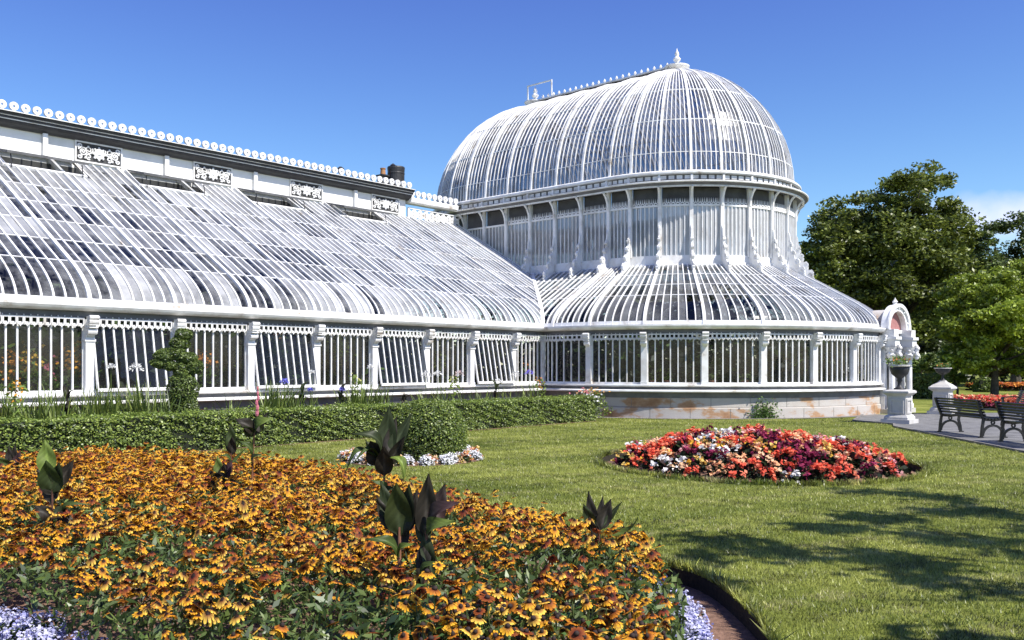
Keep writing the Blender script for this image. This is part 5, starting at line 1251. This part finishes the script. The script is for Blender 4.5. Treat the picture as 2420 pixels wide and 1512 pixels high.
# near blooms: one thing each, stem > bloom > cone
rnd = random.Random(5); protos = []
for i in range(7):
    outer = [YEL, GOLD, (.60, .22, .02), GOLD, BROWN, YEL, (.66, .26, .02)][i]; inner = [MAHO, BROWN, MAHO, MAHO, MAHO, (.17, .03, .02), MAHO][i]
    st_ = np_sheet('coneflower', stem_leaves(.42, rnd), LEAF)
    bl = np_sheet('bloom', bloom(rnd.choice((11, 12, 13)), .036, rnd, inner=inner, outer=outer), PETAL, st_)
    m = MB(); m.lathe([(.012, .001), (.013, .008), (.010, .015), (.004, .019)], (0, 0, 0), 7); cn = m.build('cone', MATS.get('cone') or surf('cone', [(.3, (.012, .007, .006)), (.7, (.04, .02, .014))], 60, .8), bl, smooth=True)
    protos.append([st_, bl, cn])
    tag(st_, 'yellow coneflower with a dark mahogany centre near the front of the large flower bed', 'coneflower', 'coneflowers at the front of the bed')
used = set()
for q, i in enumerate(near):
    pk = q % 7
    if pk in used:
        a = protos[pk][0].copy(); COL.objects.link(a); b = protos[pk][1].copy(); COL.objects.link(b); b.parent = a; c = protos[pk][2].copy(); COL.objects.link(c); c.parent = b
    else: a, b, c = protos[pk]; used.add(pk)
    a.location = (x[i], y[i], z[i]); s = rng.uniform(.70, 1.12); a.scale = (s, s, 1)
    a.rotation_euler = (0, 0, rng.uniform(0, 6.28)); b.rotation_euler = (rng.normal() * .38, rng.normal() * .38, 0)
# the rest of the bed as one mass
TV = []; 
for i in range(10):
    outer = [YEL, GOLD, (.78, .34, .02), GOLD, BROWN, (.64, .24, .02), YEL, (.38, .13, .02), YEL, (.62, .26, .03)][i]
    V, Fq, C = bloom(9, .036, rnd, inner=rnd.choice((MAHO, MAHO, BROWN)), outer=outer); o = len(V)
    V += [(.014 * math.cos(a), .014 * math.sin(a), .004) for a in (0, 1.57, 3.14, 4.71)] + [(0, 0, .02)]; C += [CONE] * 5
    Fq += [(o, o + 1, o + 4, o + 4), (o + 1, o + 2, o + 4, o + 4), (o + 2, o + 3, o + 4, o + 4), (o + 3, o, o + 4, o + 4)]
    TV.append((np.array(V), np.array(Fq), np.array(C)))
Vs = []; Fs = []; Cs = []; off = 0
for i in rest:
    V, Fq, C = TV[rnd.randrange(10)]; s = rng.uniform(.66, 1.08); a = rng.uniform(0, 6.28); tx, ty = rng.normal(size=2) * .40
    ca, sa = math.cos(a), math.sin(a); W = np.stack([V[:, 0] * ca - V[:, 1] * sa, V[:, 0] * sa + V[:, 1] * ca, V[:, 2]], 1) * s
    W[:, 2] += W[:, 0] * tx + W[:, 1] * ty; W += (x[i], y[i], z[i]); Vs.append(W); Fs.append(Fq + off); off += len(V); Cs.append(C * rng.uniform(.8, 1.12))
Fa = np.concatenate(Fs); Va = np.concatenate(Vs); Ca = np.concatenate(Cs)
me_tri = Fa[:, 2] == Fa[:, 3]
def mixed(name, V, Fq, C, mat, parent=None):
    """triangles given as degenerate quads are split off properly"""
    t = Fq[:, 2] == Fq[:, 3]; T1 = Fq[t][:, :3]; Q = Fq[~t]; T = np.concatenate([T1, Q[:, [0, 1, 2]], Q[:, [0, 2, 3]]]); return sheet(name, V, T, mat, parent, np.clip(C, 0, 1))
tag(mixed('coneflower_mass', Va, Fa, Ca, PETAL), 'drifts of yellow and mahogany coneflowers filling the large flower bed further back', 'flowers', kind='stuff')
# leaves and stems under the blooms
n = 125000; lx = rng.uniform(-7.4, 1.8, n); ly = 2.9 + (13.7 - 2.9) * rng.uniform(0, 1, n) ** 1.5; k = inside(BED, lx, ly); lx, ly = lx[k], ly[k]; le = edge_dist(lx, ly, BED); k = le > .50; lx, ly, le = lx[k], ly[k], le[k]
lz = (bed_h(lx, ly, le) - .03) * (1 - .75 * rng.uniform(0, 1, len(lx)) ** 1.6) - .01
d = rng.normal(size=(len(lx), 3)); d[:, 2] = np.abs(d[:, 2]) * .9 + .25; ll = rng.uniform(.045, .10, len(lx))
V, Fq = leafquads(np.stack([lx, ly, lz], 1), ll, ll * rng.uniform(.22, .42, len(lx)), dirs=unit(d))
BF = [(.035, .058, .014), (.048, .075, .017), (.065, .095, .022), (.022, .038, .012), (.085, .115, .03)]
tag(sheet('bed_foliage', V, Fq, LEAF, None, rep(pick(BF, len(lx), .2), 4)), 'dense green leaves under the coneflowers in the large bed', 'foliage', kind='stuff')

# ---- lavender edging plants
def tuft(seed, col, r, h, nf, fl=.022, leafc=((.05, .08, .03), (.08, .11, .045))):
    g = np.random.default_rng(seed); V = []; C = []
    n = 120; d = unit(g.normal(size=(n, 3))); d[:, 2] = np.abs(d[:, 2]); p = d * np.array([r, r, h * .85]) * g.uniform(.4, 1, (n, 1)); a, f1 = leafquads(p, .05, .03)
    c1 = rep(pick(leafc, n), 4)
    d = unit(g.normal(size=(nf, 3))); d[:, 2] = np.abs(d[:, 2]); p = d * np.array([r, r, h]) * g.uniform(.85, 1.08, (nf, 1))
    K = 6; pts = np.repeat(p, K, 0) + g.normal(size=(nf * K, 3)) * fl * .45; b, f2 = leafquads(pts, fl, fl * .8, nrm=np.repeat(unit(p + 1e-6), K, 0))
    cc = pick(col, nf, .1); c2 = rep(np.repeat(cc, K, 0), 4)
    return np.concatenate([a, b]), np.concatenate([f1, f2 + len(a)]), np.concatenate([c1, c2])
LAV = [(.50, .50, .70), (.60, .60, .76), (.40, .40, .68), (.68, .68, .76)]
tp = [sheet('ageratum_plant', *[(v, f) for v, f, c in [tuft(s, LAV, .15, .19, 60)]][0], PETAL, None, None) for s in ()]
def tuft_obj(name, seed, col, r, h, nf, fl=.022, **kw):
    v, f, c = tuft(seed, col, r, h, nf, fl, **kw); return sheet(name, v, f, PETAL, None, c)
P0 = [tuft_obj('ageratum_plant', s, LAV, .14, .18, 70, .026) for s in range(4)]; first = [True] * 4
def put(P_, first, k, loc, label, cat, group, smin=.82, smax=1.05):
    if first[k]: o = P_[k]; first[k] = False
    else: o = P_[k].copy(); COL.objects.link(o)
    s = rng.uniform(smin, smax); o.location = loc; o.scale = (s, s, s); o.rotation_euler.z = rng.uniform(0, 6.28); tag(o, label, cat, group); return o
per = np.array(BED); q = np.roll(per, -1, 0); ln = np.hypot(*(q - per).T); cum = np.concatenate([[0], np.cumsum(ln)]); tot = cum[-1]
t = 0; k = 0
while t < tot:
    i = min(np.searchsorted(cum, t, side='right') - 1, len(per) - 1); f = (t - cum[i]) / ln[i]; p = per[i] * (1 - f) + q[i] * f; nrm_ = np.array([q[i][1] - per[i][1], -(q[i][0] - per[i][0])]) / ln[i]
    if (bc - p) @ nrm_ < 0: nrm_ = -nrm_
    for row in ((.42, .52) if p[0] < 0 else (.44,)):
        pp = p + nrm_ * (row + rng.normal() * .03)
        if p[0] < 0 and rng.uniform() < .4: continue
        right = pp[0] > .9 and pp[1] < 7.2; left = pp[0] < -1.2 and pp[1] < 7.2
        if (right or left) and pp[1] > 4.2: put(P0, first, k % 4, (pp[0], pp[1], -.09), 'lavender blue ageratum edging the right tip of the large bed' if right else 'pale lavender ageratum edging the near left side of the large bed', 'ageratum', 'ageratum along the edge of the bed'); k += 1
    t += .20

# ---- begonias in the round bed
BG = {'red': [(.80, .17, .09), (.82, .25, .15), (.78, .12, .07)], 'white': [(.80, .78, .76), (.74, .72, .70)], 'yellow': [(.78, .46, .06), (.80, .55, .16)], 'peach': [(.80, .42, .22), (.80, .54, .34)], 'pink': [(.74, .30, .32), (.76, .42, .40)], 'crimson': [(.20, .02, .06), (.28, .035, .09)]}
BP = {}
for nm, cs in BG.items():
    BP[nm] = ([], [True] * 3)
    for s in range(3):
        g = np.random.default_rng(s + len(nm) * 7); n = 70; d = unit(g.normal(size=(n, 3))); d[:, 2] = np.abs(d[:, 2]); p = d * np.array([.16, .16, .20]) * g.uniform(.4, 1, (n, 1)); a, f1 = leafquads(p, .085, .065)
        c1 = rep(pick([(.012, .022, .012), (.03, .045, .018), (.025, .012, .012)], n), 4)
        nf = 11; d = unit(g.normal(size=(nf, 3))); d[:, 2] = np.abs(d[:, 2]) * 1.1 + .1; p = d * np.array([.16, .16, .22]) * g.uniform(.85, 1.12, (nf, 1)); K = 7
        pts = np.repeat(p, K, 0) + g.normal(size=(nf * K, 3)) * .018; b, f2 = leafquads(pts, .058, .052, nrm=np.repeat(unit(p), K, 0)); c2 = rep(np.repeat(pick(cs, nf, .08), K, 0), 4)
        BP[nm][0].append(sheet('begonia_plant', np.concatenate([a, b]), np.concatenate([f1, f2 + len(a)]), PETAL, None, np.concatenate([c1, c2])))
pts_ = []
for i in range(4000):
    a = rng.uniform(0, 6.283); r = math.sqrt(rng.uniform(0, 1)) * .94; p = (OC[0] + (ORX - .24) * r * math.cos(a), OC[1] + (ORY - .16) * r * math.sin(a), r)
    if all((p[0] - q[0]) ** 2 + (p[1] - q[1]) ** 2 > .235 ** 2 for q in pts_): pts_.append(p)
for p in pts_:
    w = rng.uniform(); nm = 'red' if w < .42 else 'crimson' if w < .58 else 'pink' if w < .67 else 'peach' if w < .80 else 'yellow' if w < .88 else 'white'
    kk = rng.integers(0, 3); zz = -.11 + .42 * (1 - p[2] ** 2) * .98
    put(BP[nm][0], BP[nm][1], kk, (p[0], p[1], zz), nm + ' begonia among the mixed colours in the round bed on the lawn', 'begonia', 'begonias in the round bed', .85, 1.25)
for nm in BP:
    for o, f in zip(*BP[nm]):
        if f: bpy.data.objects.remove(o)
# ---- white flowers ringing the clipped bush
WPs = ([tuft_obj('white_flower_plant', 40 + s, [(.80, .80, .80), (.72, .72, .74)], .14, .17, 60, .04) for s in range(3)], [True] * 3)
WQs = ([tuft_obj('mixed_flower_plant', 50 + s, [(.62, .22, .10), (.70, .55, .12), (.72, .50, .30)], .13, .18, 36, .045) for s in range(2)], [True] * 2)
for i in range(34):
    a = 2 * math.pi * i / 34 + rng.normal() * .04; r = 1.02 + .13 * (i % 2); p = (RC[0] + r * math.cos(a), RC[1] + r * math.sin(a), .005)
    if i % 3 == 1: put(WQs[0], WQs[1], i % 2, p, 'orange and yellow flowers between the white ones round the clipped bush', 'flower', 'flowers round the clipped bush')
    else: put(WPs[0], WPs[1], (i // 2) % 3, p, 'white flower clump in the ring round the clipped bush', 'flower', 'flowers round the clipped bush')
# ================================================================ light, sky, camera
w = bpy.data.worlds.new('World'); sc.world = w; w.use_nodes = True
nt = w.node_tree; bg = nt.nodes['Background']
SAZ, SEL = R(-36), R(52)
sky = nt.nodes.new('ShaderNodeTexSky'); sky.sky_type = 'NISHITA'; sky.sun_disc = False
sky.sun_elevation = SEL; sky.sun_rotation = math.pi / 2 - SAZ; sky.air_density = 1.0; sky.dust_density = .3; sky.ozone_density = 3.0
hs = nt.nodes.new('ShaderNodeHueSaturation'); hs.inputs['Saturation'].default_value = 1.26; hs.inputs['Hue'].default_value = .508
tg = nt.nodes.new('ShaderNodeTexCoord'); sz = nt.nodes.new('ShaderNodeSeparateXYZ'); nt.links.new(tg.outputs['Generated'], sz.inputs[0]); hm = nt.nodes.new('ShaderNodeMapRange'); hm.inputs[1].default_value = .08; hm.inputs[2].default_value = .42; hm.inputs[3].default_value = .498; hm.inputs[4].default_value = .528; nt.links.new(sz.outputs[2], hm.inputs[0]); nt.links.new(hm.outputs[0], hs.inputs['Hue'])
nt.links.new(sky.outputs[0], hs.inputs['Color'])
# a few small fair weather clouds low behind the trees
tc = nt.nodes.new('ShaderNodeTexCoord'); mp = nt.nodes.new('ShaderNodeMapping'); mp.inputs['Location'].default_value = (-.455, 0, -.56); mp.inputs['Scale'].default_value = (1, 0, 4)
nt.links.new(tc.outputs['Generated'], mp.inputs['Vector'])
ln = nt.nodes.new('ShaderNodeVectorMath'); ln.operation = 'LENGTH'; nt.links.new(mp.outputs[0], ln.inputs[0])
nz = nt.nodes.new('ShaderNodeTexNoise'); nz.inputs['Scale'].default_value = 22; nz.inputs['Detail'].default_value = 6; nt.links.new(tc.outputs['Generated'], nz.inputs['Vector'])
ad = nt.nodes.new('ShaderNodeMath'); ad.operation = 'MULTIPLY_ADD'; ad.inputs[1].default_value = .16; nt.links.new(nz.outputs['Fac'], ad.inputs[0]); nt.links.new(ln.outputs['Value'], ad.inputs[2])
mu = nt.nodes.new('ShaderNodeMapRange'); mu.inputs[1].default_value = .10; mu.inputs[2].default_value = .19; mu.inputs[3].default_value = .5; mu.inputs[4].default_value = 0; nt.links.new(ad.outputs[0], mu.inputs[0])
mx = nt.nodes.new('ShaderNodeMixRGB'); mx.inputs[2].default_value = (7.2, 6.6, 8.2, 1)
nt.links.new(mu.outputs[0], mx.inputs[0]); nt.links.new(hs.outputs[0], mx.inputs[1]); nt.links.new(mx.outputs[0], bg.inputs['Color'])
bg.inputs['Strength'].default_value = .112
sd = bpy.data.lights.new('sun', 'SUN'); sd.energy = 4.6; sd.angle = R(.53); sd.color = (1, .955, .88)
so = bpy.data.objects.new('sun', sd); COL.objects.link(so)
sv = Vector((math.cos(SEL) * math.cos(SAZ), math.cos(SEL) * math.sin(SAZ), math.sin(SEL)))
so.rotation_euler = sv.to_track_quat('Z', 'Y').to_euler(); so.location = sv * 60
cd = bpy.data.cameras.new('camera'); cam = bpy.data.objects.new('camera', cd); COL.objects.link(cam)
cam.location = (0, 0, EYE); cam.rotation_euler = (R(90), 0, 0)
cd.sensor_width = 36; cd.lens = 36 * F / 2420; cd.shift_y = (865 - 756) / 2420; cd.clip_end = 3000; cd.clip_start = .1
sc.camera = cam
sc.view_settings.view_transform = 'Standard'; sc.view_settings.look = 'None'; sc.view_settings.exposure = .7; sc.view_settings.gamma = 1
sc.cycles.max_bounces = 10; sc.cycles.transparent_max_bounces = 24; sc.cycles.diffuse_bounces = 3; sc.cycles.glossy_bounces = 3; sc.cycles.transmission_bounces = 4
sc.cycles.use_adaptive_sampling = True
try: sc.cycles.use_denoising = True
except Exception: pass
